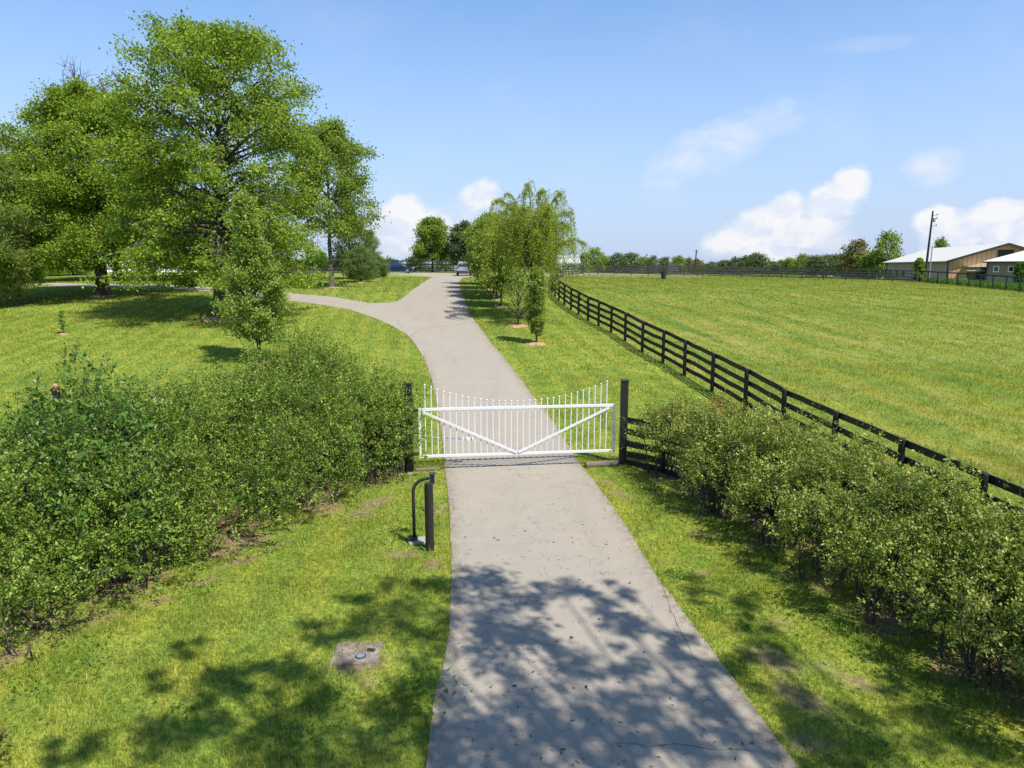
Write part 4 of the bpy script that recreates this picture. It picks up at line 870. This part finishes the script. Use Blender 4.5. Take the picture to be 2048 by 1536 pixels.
# ------------------------------------------------------------------ parked vehicles
def vehicle(name, label, loc, rz, L, Wd, Hh, paint, kind):
    t = thing(name, label, 'car', loc, rz); h = Wd / 2
    if kind == 'suv':
        lower = [(-L / 2, .32), (-L / 2 + .02, .75), (-L / 2 + .08, 1.0), (L / 2 - 1.2, 1.0), (L / 2 - .15, .9), (L / 2, .7), (L / 2, .32)]
        cab = [(-L / 2 + .08, 1.0), (-L / 2 + .3, Hh - .12), (-L / 2 + .5, Hh), (L / 2 - 2.3, Hh), (L / 2 - 1.9, Hh - .08), (L / 2 - 1.15, 1.0)]
    else:
        lower = [(-L / 2, .35), (-L / 2 + .02, .8), (-L / 2 + .15, 1.0), (L / 2 - 1.35, .98), (L / 2 - .3, .82), (L / 2 - .03, .68), (L / 2, .35)]
        cab = [(-L / 2 + .12, 1.0), (-L / 2 + .55, Hh - .1), (-L / 2 + .9, Hh), (L / 2 - 2.5, Hh - .01), (L / 2 - 2.1, Hh - .1), (L / 2 - 1.3, .98)]
    b = MB(); b.prism(lower, -h, h); body = b.build('body', paint, t, bevel=.07)
    # cabin narrows upward
    b = MB(); n = len(cab); V = []
    for s_ in (-1, 1):
        for x, z in cab: V.append([x, s_ * (h - .06 - .2 * (z - 1.0) / (Hh - 1.0)), z - (.005 if z <= 1.0 else 0)])
    b.add(V, [list(range(n)), list(range(2 * n - 1, n - 1, -1))] + [[i, i + n, (i + 1) % n + n, (i + 1) % n] for i in range(n)]); b.build('cabin', paint, t, bevel=.05)
    zc = (1.04 + Hh - .13)
    for s_ in (-1, 1):          # side windows
        for (xa, xb, xc, xd) in ([(-L / 2 + .35, -L / 2 + 1.35, -L / 2 + 1.35, -L / 2 + .52), (-L / 2 + 1.42, -L / 2 + 2.3, -L / 2 + 2.25, -L / 2 + 1.42), (-L / 2 + 2.36, L / 2 - 1.4, L / 2 - 2.0, -L / 2 + 2.32)]):
            z0, z1 = 1.06, Hh - .14; y0 = s_ * (h - .05 - .2 * (z0 - 1) / (Hh - 1)); y1 = s_ * (h - .05 - .2 * (z1 - 1) / (Hh - 1)); y0 += s_ * .004; y1 += s_ * .004
            b = MB(); V = [[xa, y0, z0], [xb, y0, z0], [xc, y1, z1], [xd, y1, z1]]; V += [[x, y - s_ * .02, z] for x, y, z in V]
            b.add(V, [[0, 1, 2, 3], [7, 6, 5, 4], [0, 4, 5, 1], [1, 5, 6, 2], [2, 6, 7, 3], [3, 7, 4, 0]]); b.build('side_window', M_glass, t)
    for (xa, za, xb, zb_, nm) in [(cab[0][0] - .012, 1.08, cab[1][0] - .012, Hh - .16, 'rear_window'), (cab[-1][0] + .012, 1.04, cab[-2][0] + .014, Hh - .12, 'windscreen')]:
        f0 = (za - 1.0) / (cab[1][1] - 1.0); 
        x0 = np.interp(za, [1.0, cab[1 if nm[0] == 'r' else -2][1]], [xa, xb]); y0 = h - .16; y1 = h - .3
        b = MB(); d = .02 if nm[0] == 'r' else -.02; V = [[x0, -y0, za], [x0, y0, za], [xb, y1, zb_], [xb, -y1, zb_]]; V += [[x + d, y, z] for x, y, z in V]
        b.add(V, [[0, 1, 2, 3], [7, 6, 5, 4], [0, 4, 5, 1], [1, 5, 6, 2], [2, 6, 7, 3], [3, 7, 4, 0]]); b.build(nm, M_glass, t)
    for sx in (-1, 1):
        for s_ in (-1, 1):
            cx = sx * (L / 2 - .88); b = MB(); b.tube([(cx, s_ * (h - .2), .34), (cx, s_ * (h + .012), .34)], .34, 20); w = b.build('wheel', M_rubber, t)
            b = MB(); b.tube([(cx, s_ * (h + .005), .34), (cx, s_ * (h + .022), .34)], .215, 16); rm = b.build('rim', M_rim, w)
            b = MB()
            for k in range(5): a = k * 1.2566; b.box((cx + .12 * math.cos(a), s_ * (h + .025), .34 + .12 * math.sin(a)), (.035, .006, .12), M=np.array([[math.sin(a), 0, math.cos(a)], [0, 1, 0], [-math.cos(a), 0, math.sin(a)]])) 
            b.build('spokes', M_rubber, rm)
            b = MB(); b.tube([(cx + .4 * math.cos(a), s_ * (h + .004), .34 + .4 * math.sin(a)) for a in np.linspace(0, math.pi, 12)], .035, 6); b.build('wheel_arch', M_rubber, t)
    for s_ in (-1, 1):
        b = MB(); b.box((-L / 2 + .03, s_ * (h - .17), .98), (.09, .34, .16)); b.build('taillight', M_redlamp, t, bevel=.02)
        b = MB(); b.box((L / 2 - .12, s_ * (h - .22), .76), (.2, .36, .12)); b.build('headlight', M_glass2, t, bevel=.02)
        b = MB(); b.box((L / 2 - 1.62, s_ * (h + .09), 1.08), (.12, .2, .13)); b.build('mirror', paint, t, bevel=.02)
    b = MB(); b.box((-L / 2 + .0, 0, .46), (.1, Wd - .08, .24)); b.build('rear_bumper', M_rubber, t, bevel=.03)
    b = MB(); b.box((-L / 2 - .012, 0, .86), (.01, .32, .15)); b.build('number_plate', M_steel, t)
    b = MB(); b.box((-L / 2 + .5, 0, Hh + .0), (.12, Wd - .7, .04)); b.build('roof_spoiler', paint, t, bevel=.01)
    if kind == 'suv':
        for s_ in (-1, 1): b = MB(); b.bar((-L / 2 + .7, s_ * (h - .3), Hh + .03), (L / 2 - 2.5, s_ * (h - .3), Hh + .03), .035, .03); b.build('roof_rail', M_steel, t)
    return t
M_glass2 = plain('lamp_glass', (.5, .52, .55), .1, .3)
M_silver = plain('silver_paint', (.42, .44, .47), .25, .6, .05, 2, coat=.6)
M_blue = plain('navy_paint', (.012, .03, .085), .2, .3, .08, 2, coat=.9)
sp_ = aty(929, 553, 87); vehicle('parked_suv', 'silver suv seen from behind at the top of the drive', (sp_[0], 87, G(sp_[0], 87) + .02), R(93), 4.6, 1.88, 1.72, M_silver, 'suv')
bc = aty(796, 546, 99.5); vehicle('parked_car', 'dark blue hatchback parked side on beside the small pine', (bc[0], 99.0, G(bc[0], 99) + .02), R(4), 4.7, 1.85, 1.62, M_blue, 'hatch')

# ------------------------------------------------------------------ barns
def ribbed(name, c, period, depth=.35, axis=0):
    t = NT(name); p = t.pos(True); s_ = t.N.new('ShaderNodeSeparateXYZ'); t.L.new(p, s_.inputs[0])
    w = t.math('FRACT', t.math('DIVIDE', s_.outputs[axis], period)); seam = t.rng(t.math('ABSOLUTE', t.math('SUBTRACT', w, .5)), .36, .46, 0, 1)
    n = t.noise(p, .7, 5); cc = t.mix(n, tuple(x * .88 for x in c), tuple(min(1, x * 1.1) for x in c))
    cc = t.mix(t.math('MULTIPLY', seam, depth), cc, tuple(x * .45 for x in c))
    return t.done(t.pbr(cc, .6, 0, .3, t.bump(seam, .6, .05)))
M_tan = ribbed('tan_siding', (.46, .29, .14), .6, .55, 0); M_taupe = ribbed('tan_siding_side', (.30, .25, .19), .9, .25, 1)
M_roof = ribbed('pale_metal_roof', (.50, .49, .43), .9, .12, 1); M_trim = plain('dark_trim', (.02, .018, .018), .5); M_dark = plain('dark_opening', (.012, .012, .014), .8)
M_wtrim = plain('white_trim', (.75, .75, .75), .5)
# local frame: x along the gable end (right), y back along the long wall
c0 = np.array([63.0, 100.0]); dirv = np.array([4.8, 25.0]); dirv /= np.linalg.norm(dirv); brz = math.atan2(dirv[1], dirv[0]) - math.pi / 2
z0 = G(66, 106) - .1
barn = thing('horse_barn', 'large tan barn with pale metal roof, gable end facing the field', 'barn', (c0[0], c0[1], z0), brz)
We, Ln = 14.4, 26.0; eh = 5.75 - z0; rh = 8.05 - z0
def slab4(b, a, c, d, e, th):   # thick quad, thickness downwards
    V = [a, c, d, e] + [(p[0], p[1], p[2] - th) for p in (a, c, d, e)]; b.add(V, [[0, 1, 2, 3], [7, 6, 5, 4], [0, 4, 5, 1], [1, 5, 6, 2], [2, 6, 7, 3], [3, 7, 4, 0]])
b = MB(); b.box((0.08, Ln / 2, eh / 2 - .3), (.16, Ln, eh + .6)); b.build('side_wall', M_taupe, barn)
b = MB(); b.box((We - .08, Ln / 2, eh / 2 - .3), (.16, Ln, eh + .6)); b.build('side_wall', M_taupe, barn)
for y in (.0, Ln - .16):
    b = MB(); pr = [(.16, -.6), (We - .16, -.6), (We - .16, eh), (We / 2, rh - .08), (.16, eh)]; b.prism(pr, y, y + .16); b.build('gable_wall', M_tan, barn)
ov = .6
for s_ in (0, 1):
    b = MB(); xe = -ov if s_ == 0 else We + ov; ze = eh - ov * (rh - eh) / (We / 2) + .12
    slab4(b, (xe, -ov, ze), (We / 2, -ov, rh + .12), (We / 2, Ln + ov, rh + .12), (xe, Ln + ov, ze), .1)
    rf = b.build('roof_panel', M_roof, barn)
    b = MB(); b.bar((xe, -ov - .03, ze - .12), (We / 2, -ov - .03, rh), .05, .32); b.build('rake_trim', M_trim, rf)
    b = MB(); b.bar((xe + (-.04 if s_ == 0 else .04), -ov, ze - .12), (xe + (-.04 if s_ == 0 else .04), Ln + ov, ze - .12), .06, .16); b.build('gutter', M_trim, rf)
def window(parent, c, w, h, axis, fr, glass, s=-1, nm='window'):
    b = MB()
    if axis == 'y':  b.box((c[0], c[1] + s * .02, c[2]), (w + .16, .05, h + .16)); f = b.build(nm, fr, parent); b = MB(); b.box((c[0], c[1] + s * .05, c[2]), (w, .03, h)); b.build('pane', glass, f)
    else: b.box((c[0] + s * .02, c[1], c[2]), (.05, w + .16, h + .16)); f = b.build(nm, fr, parent); b = MB(); b.box((c[0] + s * .05, c[1], c[2]), (.03, w, h)); b.build('pane', glass, f)
    return f
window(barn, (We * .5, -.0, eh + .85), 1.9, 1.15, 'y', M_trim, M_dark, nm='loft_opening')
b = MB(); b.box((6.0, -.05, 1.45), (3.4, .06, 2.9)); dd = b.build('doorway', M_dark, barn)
b = MB(); b.box((4.6, -.9, 3.05), (5.4, 1.7, .08)); b.build('awning', M_wtrim, barn)
for x in (3.6, 7.2): b = MB(); b.box((x, -1.6, 1.5), (.16, .16, 3.3)); b.build('awning_post', M_trim, barn)
for y in (17.5, 20.5, 24): window(barn, (.0, y, 1.9), .9, .9, 'x', M_trim, M_glass)
for y in (.1, 25.8): b = MB(); b.box((-.06, y, eh / 2 - .1), (.14, .2, eh - .1)); b.build('downpipe', M_trim, barn)
for y in (9, 21): b = MB(); b.box((-.1, y, 3.0), (.16, .2, .16)); b.build('wall_lamp', M_trim, barn)
# second building with a hipped roof
z1 = G(64, 86) - .1; bx0 = aty(1972, 540, 84)[0]; w2, l2 = 22, 12; e2 = 5.5 - z1
b2_ = thing('stable', 'low tan stable with hipped pale roof at the right edge', 'stable', (bx0, 84, z1), R(-35))
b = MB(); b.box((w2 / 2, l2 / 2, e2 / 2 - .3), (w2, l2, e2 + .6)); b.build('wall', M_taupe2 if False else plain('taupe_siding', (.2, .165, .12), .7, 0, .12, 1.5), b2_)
b = MB(); o_ = .45; ht = 2.1; V = [(-o_, -o_, e2), (w2 + o_, -o_, e2), (w2 + o_, l2 + o_, e2), (-o_, l2 + o_, e2), (6.0, l2 / 2, e2 + ht), (w2 - 6, l2 / 2, e2 + ht)]
b.add(V, [[0, 1, 5, 4], [1, 2, 5], [2, 3, 4, 5], [3, 0, 4], [3, 2, 1, 0]]); r2 = b.build('roof', plain('pale_roof_sheet', (.50, .49, .43), .55, 0, .06, 1), b2_)
b = MB(); b.bar((-o_, -o_ - .03, e2 - .08), (w2 + o_, -o_ - .03, e2 - .08), .06, .18); b.build('gutter', M_trim, r2)
for x in (1.0, 2.45, 3.9, 5.3, 7): window(b2_, (x, 0, e2 - .9), .42, .55, 'y', M_wtrim, M_glass)
b = MB(); b.box((.06, -.06, e2 / 2), (.14, .12, e2 - .1)); b.build('downpipe', M_trim, b2_)

# tractor by the barn
M_green = plain('tractor_green', (.03, .22, .05), .35, 0, .1, 3, coat=.3); M_yel = plain('wheel_yellow', (.6, .45, .04), .4)
tp_ = aty(1944, 560, 90); tr_ = thing('tractor', 'green tractor parked under the barn awning', 'tractor', (tp_[0], 90, G(tp_[0], 90)), R(200))
b = MB(); b.prism([(.2, .7), (2.0, .7), (2.05, 1.35), (1.9, 1.5), (.2, 1.6)], -.35, .35); b.build('hood', M_green, tr_, bevel=.05)
b = MB(); b.box((-.5, 0, .85), (1.5, .7, .5)); b.build('chassis', M_green, tr_, bevel=.04)
cb = MB()
for sx, sy in ((-1.1, -.6), (-1.1, .6), (.15, -.6), (.15, .6)): cb.box((sx, sy, 1.75), (.08, .08, 1.5))
cab_ = cb.build('cab_frame', M_trim, tr_); b = MB(); b.box((-.48, 0, 1.8), (1.18, 1.16, 1.15)); b.build('cab_glass', M_glass, cab_); b = MB(); b.box((-.48, 0, 2.56), (1.5, 1.4, .13)); b.build('cab_roof', M_wtrim, cab_, bevel=.04)
for x, r_, w_ in ((-.7, .75, .42), (1.55, .45, .3)):
    for s_ in (-1, 1):
        b = MB(); b.tube([(x, s_ * .5, r_), (x, s_ * (.5 + w_), r_)], r_, 22); wl = b.build('wheel', M_rubber, tr_); b = MB(); b.tube([(x, s_ * .52, r_), (x, s_ * (.51 + w_), r_)], r_ * .55, 16); b.build('rim', M_yel, wl)
b = MB(); b.bar((1.2, -.5, 1.2), (3.1, -.5, .5), .1, .16); b.bar((1.2, .5, 1.2), (3.1, .5, .5), .1, .16); b.box((3.3, 0, .45), (.5, 1.7, .5)); b.build('front_loader', M_green, tr_)

# small trees beside the barns
for i, (px, Y, H, rx, m, lab) in enumerate([(1836, 78, 2.7, .55, M_oak2, 'small round tree in front of the barn side wall'), (2040, 66, 2.6, .55, M_weed, 'thin leafy bush in front of the stable windows')]):
    p = aty(px, 560, Y); shrub('small_tree', lab, 'tree', (p[0], Y, G(p[0], Y)), H, rx, 300 + i, m, L=.14, W=.1, nl=14)

# ------------------------------------------------------------------ poles, bin, hydrant, far buildings
p = aty(1849, 562, 80); up = thing('utility_pole', 'tall leaning dark utility pole in front of the barn', 'pole', (p[0], 80, G(p[0], 80)), 0)
Hp = 8.1; b = MB(); b.tube([(0, 0, -.3), (.08, 0, Hp * .5), (.16, 0, Hp)], [.14, .115, .085], 12); b.build('shaft', plain('pole_wood', (.022, .022, .022), .85), up)
b = MB(); b.cyl((.42, 0, Hp - 1.25), .14, .45, 14); b.build('transformer', M_steel, up)
for z in (Hp - .5, Hp - .9, Hp - 1.7): b = MB(); b.bar((.16, 0, z), (.75, 0, z + .05), .05, .05); b.cyl((.7, 0, z + .05), .05, .14, 8); b.build('insulator_arm', M_brownmetal, up)
p = aty(1857, 566, 77.5); lp = thing('metal_pole', 'pale slim metal pole beside the utility pole', 'pole', (p[0], 77.5, G(p[0], 77.5))); b = MB(); b.tube([(0, 0, -.2), (.02, 0, 3.9)], [.07, .06], 10); b.build('shaft', M_steel, lp); b = MB(); b.cyl((.02, 0, 3.9), .085, .06, 10); b.build('cap', M_steel, lp)
for (px, pt, px2, pb, Y, lab) in [(1389, 537, 1393, 500, 170, 'thin leaning pole on the skyline left of the other far pole'), (1471, 540, 1471, 512, 190, 'short upright pole on the skyline above the far fence')]:
    a = aty(px, pt, Y); c = aty(px2, pb, Y); q = thing('far_pole', lab, 'pole', (a[0], Y, G(a[0], Y))); g0 = G(a[0], Y); b = MB(); b.tube([(0, 0, 0), (c[0] - a[0], 0, c[2] - g0)], [.2, .14], 8); b.build('shaft', M_trim, q); b = MB(); b.box((c[0] - a[0], 0, c[2] - g0 - .4), (.9, .08, .1)); b.build('crossarm', M_trim, q)
p = at(1327, 558.5); p[1] = min(p[1], 82); p = np.array([aty(1327, 558, p[1])[0], p[1], 0]); br = thing('trash_barrel', 'dark green barrel standing in the pasture by the far fence', 'barrel', (p[0], p[1], G(p[0], p[1]))); 
M_bar = plain('barrel_green', (.012, .022, .018), .5); b = MB(); b.tube([(0, 0, 0), (0, 0, .2), (0, 0, .8), (0, 0, .84)], [.27, .28, .31, .31], 20); b.build('drum', M_bar, br); b = MB(); b.tube([(0, 0, .82), (0, 0, .88)], .33, 20); b.build('rim', M_bar, br)
p = aty(85, 549, 86); hy = thing('fire_hydrant', 'small red fire hydrant on the far left lawn', 'hydrant', (p[0], 86, G(p[0], 86))); M_hyd = plain('hydrant_red', (.6, .06, .02), .4)
b = MB(); b.tube([(0, 0, 0), (0, 0, .08), (0, 0, .081), (0, 0, .62), (0, 0, .66), (0, 0, .78)], [.2, .2, .13, .13, .17, .05], 14); b.build('barrel', M_hyd, hy); b = MB(); b.tube([(-.24, 0, .5), (.24, 0, .5)], .07, 10); b.tube([(0, -.22, .45), (0, .1, .45)], .08, 10); b.build('nozzles', M_hyd, hy)
# white shed behind the oaks, white house beyond the willow
def shed(name, label, cat, px0, px1, Y, eh_, rh_, dep, wins, roofc):
    a = aty(px0, 548, Y)[0]; c = aty(px1, 548, Y)[0]; w = c - a; zg = min(G(a, Y), G(c, Y)) - .1; t = thing(name, label, cat, (a, Y, zg))
    b = MB(); b.box((w / 2, dep / 2, eh_ / 2), (w, dep, eh_)); b.build('wall', plain(name + '_white_siding', (.78, .78, .76), .6, 0, .05, 2), t)
    b = MB(); o = .3; b.add([(-o, -o, eh_), (w + o, -o, eh_), (w + o, dep + o, eh_), (-o, dep + o, eh_), (-o, dep / 2, rh_), (w + o, dep / 2, rh_)], [[0, 1, 5, 4], [2, 3, 4, 5], [0, 4, 3], [1, 2, 5], [3, 2, 1, 0]]); b.build('roof', plain(name + '_roof', roofc, .7), t)
    for x in wins: window(t, (w * x, 0, eh_ * .55), .8, .9, 'y', M_wtrim, M_glass)
    return t
shed('white_shed', 'long low white shed seen between the big oak trunks', 'shed', 212, 445, 112, 2.1, 3.1, 8, (.1, .3, .5, .68, .85), (.4, .4, .42))
shed('white_house', 'white farmhouse showing through the hanging willow branches', 'house', 1108, 1158, 150, 2.4, 4.1, 8, (.2, .5, .8), (.42, .43, .45))

# ------------------------------------------------------------------ treeline on the horizon
FG = 'trees of the far horizon line'
protos = []
for i in range(5):
    rg = np.random.default_rng(400 + i); H = 10.0; r = [3.6, 4.4, 3.0, 4.0, 3.4][i]
    wdm, lfm = make_tree('far', rg, H, .22, 1.6, [(.1, r * .6), (.35, r), (.6, r * .95), (.85, r * .6), (1, .4)], 24, 8, 14, .55, .42, leafm=None, barkm=None, low=(.4, .1), high=(1.1, 0), spread=.62, tertiary=1)
    protos.append((wdm, lfm))
meshes = {}
def far_tree(i, px, top, Y, wpx, label, m, name='far_tree', group=FG):
    x = aty(px, 540, Y)[0]; zg = G(x, Y); zt_ = aty(px, top, Y)[2]; H = max(3, (zt_ - zg) * 1.12); wr = wpx / F * Y / 2 / [3.6, 4.4, 3.0, 4.0, 3.4][i]
    t = thing(name, label, 'tree', (x, Y, zg), (px * 1.7) % 6.28, group); t.scale = (wr, wr, H / 10)
    k = (i, m.name)
    if k not in meshes:
        a = protos[i][0].build('trunk', M_bark, t, smooth=True); c = protos[i][1].build('crown', m, t); meshes[k] = (a.data, c.data)
    else:
        for nm, me in zip(('trunk', 'crown'), meshes[k]): link(bpy.data.objects.new(nm, me), t)
    return t
spec = [  # px, top, width px, dist, material, look
 (1190, 503, 34, 190, 'p', 'pale feathery tree'), (1168, 512, 24, 200, 'g', 'dark small tree'), (1215, 518, 30, 230, 'g', 'mid green bushy tree'),
 (1235, 512, 34, 230, 'g', 'broad mid green tree'), (1262, 511, 34, 220, 'd', 'dark domed tree'), (1285, 519, 34, 240, 'p', 'pale rounded tree'),
 (1306, 517, 22, 230, 'd', 'small dark domed tree'), (1328, 519, 26, 240, 'g', 'round green tree'), (1357, 517, 26, 220, 'p', 'pale airy tree'), (1376, 520, 18, 230, 'g', 'narrow green tree'),
 (1392, 523, 26, 200, 'y', 'low yellowish tree'), (1345, 527, 30, 260, 'd', 'low dark tree'), (1410, 530, 36, 300, 'd', 'low distant tree'), (1428, 527, 30, 290, 'g', 'low green tree'), (1450, 524, 30, 260, 'g', 'bushy green tree'),
 (1470, 520, 30, 250, 'd', 'dark rounded tree'), (1490, 517, 30, 240, 'g', 'full green tree'), (1514, 512, 36, 240, 'd', 'tallest dark tree'), (1540, 526, 34, 260, 'g', 'low wide tree'),
 (1562, 524, 24, 260, 'g', 'small green tree'), (1580, 520, 30, 250, 'p', 'pale green tree'), (1604, 514, 28, 240, 'p', 'light slender tree'), (1628, 516, 36, 230, 'g', 'broad full tree'), (1652, 515, 34, 230, 'd', 'dark full tree'), (1672, 514, 30, 220, 'g', 'rounded green tree')]
mm = {'g': M_far, 'p': M_oak2, 'd': M_far, 'y': M_fary}
ordn = []
_c = {}
def cnt(w):
    _c[w] = _c.get(w, -1) + 1; return _c[w]
for j, (px, top, w, Y, c, look) in enumerate(sorted(spec)):
    where = ('left of the leaning pole' if px < 1385 else 'between the poles' if px < 1468 else 'right of the upright pole')
    far_tree(j % 5, px, top, Y, w * 1.25, f'{look} on the skyline {where}, {["leftmost", "second", "third", "fourth", "fifth", "sixth", "seventh", "eighth", "ninth", "tenth", "eleventh", "twelfth", "last"][cnt(where)]} from the left', mm[c])
far_tree(1, 1712, 491, 160, 62, 'thin yellow-green tree with see-through top left of the barn', M_fary, 'sparse_tree', 'tall trees beside the barn')
far_tree(0, 1700, 512, 165, 60, 'low yellowish tree at the foot of the see-through tree', M_fary, 'low_tree', 'tall trees beside the barn')
far_tree(3, 1772, 476, 150, 56, 'tall bright green tree just left of the barn roof', M_oak2, 'tall_tree', 'tall trees beside the barn')
far_tree(2, 1745, 508, 155, 60, 'bushy green tree filling between the tall tree and the yellow one', M_oak2, 'low_tree', 'tall trees beside the barn')
far_tree(4, 1878, 486, 170, 30, 'tree top peeking over the barn ridge', M_oak2, 'low_tree', 'tall trees beside the barn')
far_tree(2, 830, 520, 135, 46, 'spiky low tree behind the lane fence left of the round tree', M_far, 'low_tree', 'small trees behind the lane')
far_tree(1, 790, 524, 160, 40, 'low tree behind the blue car roof', M_far, 'low_tree', 'small trees behind the lane')
far_tree(0, 893, 515, 125, 46, 'pale low tree between the round tree and the dark tree', M_oak2, 'low_tree', 'small trees behind the lane')
far_tree(3, 965, 455, 95, 60, 'bronze topped tree at the end of the young tree row', M_pear, 'low_tree', 'small trees behind the lane')
for j, px in enumerate([590, 640, 690, 745, 540]): far_tree(j, px, 522 - (j % 2) * 5, 150, 70, ['low hazy tree seen under the oak crowns', 'low tree behind the maple saplings', 'low tree between the maple and cone pine', 'low tree behind the smallest pine', 'low tree behind the pear tree crown'][j], M_far, 'low_tree', 'low trees beyond the far lawn')
for j, px in enumerate([-20, 60, 130, 200, 290, 370, 450]): far_tree(j % 5, px, 505 - (j % 3) * 8, 150, 110, ['wood edge tree at the far left edge', 'wood edge tree behind the double pine', 'wood edge tree behind the hydrant', 'wood edge tree behind the broad oak trunk', 'wood edge tree above the white shed', 'wood edge tree behind the shed right half', 'wood edge tree behind the tallest oak trunk'][j], M_far, 'wood_tree', 'wood edge behind the white shed')
# the mass of far woods behind the line
wm = MB(); rg = np.random.default_rng(71); n = 60000; a = rg.uniform(-.75, .75, n); Y = rg.uniform(420, 620, n); x = a * Y
hgt = 7 + 3.5 * np.sin(a * 60) * np.sin(a * 23) + 2 * np.sin(a * 170); z = gz(x, Y) + rg.random(n) ** .8 * hgt
leafset(wm, np.column_stack([x, Y, z]), rvec(rg, n), rvec(rg, n), rg.uniform(1.2, 2.4, n), rg.uniform(1, 2, n), np.clip(rg.normal(.45, .2, n), 0, 1))
tag(wm.build('far_woods', M_far), 'distant low woods along the whole horizon', None, None, 'stuff')

# ------------------------------------------------------------------ tree beside the camera whose crown shades the foreground
SH = [(960, 1165, 60), (1010, 1195, 60), (1110, 1175, 40), (1160, 1185, 30), (1210, 1215, 35), (1260, 1188, 28), (1250, 1260, 45), (1330, 1275, 45), (940, 1230, 60), (900, 1180, 50), (830, 1170, 40), (790, 1230, 60), (840, 1270, 60), (720, 1200, 30), (640, 1265, 45), (700, 1270, 40), (1000, 1270, 60), (1080, 1290, 60), (1110, 1330, 45), (960, 1310, 50), (1010, 1370, 60), (870, 1370, 55), (800, 1420, 70), (390, 1310, 32), (430, 1350, 25), (340, 1370, 35), (500, 1340, 45), (570, 1340, 45), (620, 1350, 45), (480, 1390, 50), (420, 1430, 55), (350, 1460, 55), (560, 1450, 60), (660, 1420, 60), (740, 1480, 70), (620, 1500, 70), (500, 1500, 70), (300, 1500, 60), (200, 1490, 40), (850, 1500, 60), (1170, 1360, 45), (1260, 1340, 40), (1310, 1400, 70), (1390, 1420, 60), (1230, 1430, 70), (1150, 1430, 60), (1060, 1450, 70), (960, 1440, 70), (1000, 1510, 80), (1130, 1510, 80), (1260, 1500, 80), (1370, 1490, 70), (900, 1530, 80), (1470, 1480, 60), (1430, 1350, 45), (1500, 1210, 40), (1520, 1270, 40), (1480, 1330, 45), (1560, 1330, 45), (1400, 1190, 35), (1600, 1430, 60), (1560, 1480, 60), (1680, 1500, 70), (1780, 1490, 70), (1880, 1450, 60), (1840, 1400, 50), (1980, 1420, 60), (1950, 1500, 70), (1650, 1460, 50), (120, 1510, 30), (1060, 1600, 90), (1250, 1600, 90), (850, 1620, 90), (600, 1600, 90), (1450, 1600, 90), (1700, 1600, 90), (950, 1700, 120), (1300, 1720, 120)]
def shade_tree():
    rg = np.random.default_rng(88); base = np.array([9.5, -5.5, 0.]); t = thing('shade_tree', 'big tree standing just outside the picture whose crown dapples the front of the driveway', 'tree', tuple(base))
    wood = MB(); lf = MB(); tz = np.linspace(0, 9, 9); pts = np.stack([tz * -.12, tz * .08, tz - .1], 1); wood.tube(pts, np.linspace(.48, .22, 9), 12, False)
    cf = np.array([0, math.cos(PITCH), -math.sin(PITCH)]); cu = np.array([0, math.sin(PITCH), math.cos(PITCH)])
    for i, (px, py, rp) in enumerate(SH):
        g_ = at(px, py); zd = g_ @ cf + (0 - CAMZ) * cf[2]; rm = rp / F * zd
        h = rg.uniform(8.8, 11.5)
        for _ in range(40):
            c = g_ + SUN * (h / SUN[2]); v = c - np.array([0, 0, CAMZ]); dz = v @ cf
            yy_ = 768 - F * (v @ cu) / dz if dz > 0 else -9999; xx_ = 1024 + F * v[0] / dz if dz > 0 else -9999
            if dz < 0 or yy_ < -260 or abs(xx_ - 1024) > 1024 + 300: break
            h += .4
        c = c - base; s = np.linspace(0, 1, 7)[:, None]; p0 = pts[rg.integers(5, 9)]; mid = (p0 + c) / 2 + np.array([0, 0, .8])
        br_ = p0 * (1 - s) ** 2 + mid * 2 * s * (1 - s) + c * s ** 2 + rg.normal(0, .08, (7, 3)) * s * (1 - s) * 2
        wood.tube(br_, np.linspace(.05, .012, 7), 5, False)
        n = int(350 * (rm / .4) ** 1.6) + 50; nt = max(3, n // 45); tip = c + rg.normal(0, 1, (nt, 3)) * rm * .62
        for q in tip: wood.tube([c, q], [.012, .004], 3, False)
        idx = rg.integers(0, nt, n); P = tip[idx] + rg.normal(0, 1, (n, 3)) * rm * .26; leafset(lf, P, rvec(rg, n), unit(rvec(rg, n) + [0, 0, .5]), rg.uniform(.07, .12, n), rg.uniform(.05, .085, n), rg.random(n))
    wood.build('trunk', M_bark, t, smooth=True); lf.build('crown', M_oak2, t)
shade_tree()
# shrub tips entering at the lower left corner
w = at(20, 1528); tree_obj('corner_shrub', 'orange tinged shrub tips poking into the lower left corner', 'shrub', (w[0] - .15, w[1] - .25, 0), (.42, .012, .05, [(.1, .15), (.5, .3), (1, .1)], 14, 5, 3, .09, .03), leafm=M_fary, barkm=M_bark2, seed=500, low=(.8, .1), high=(1.5, 0), spread=.06)
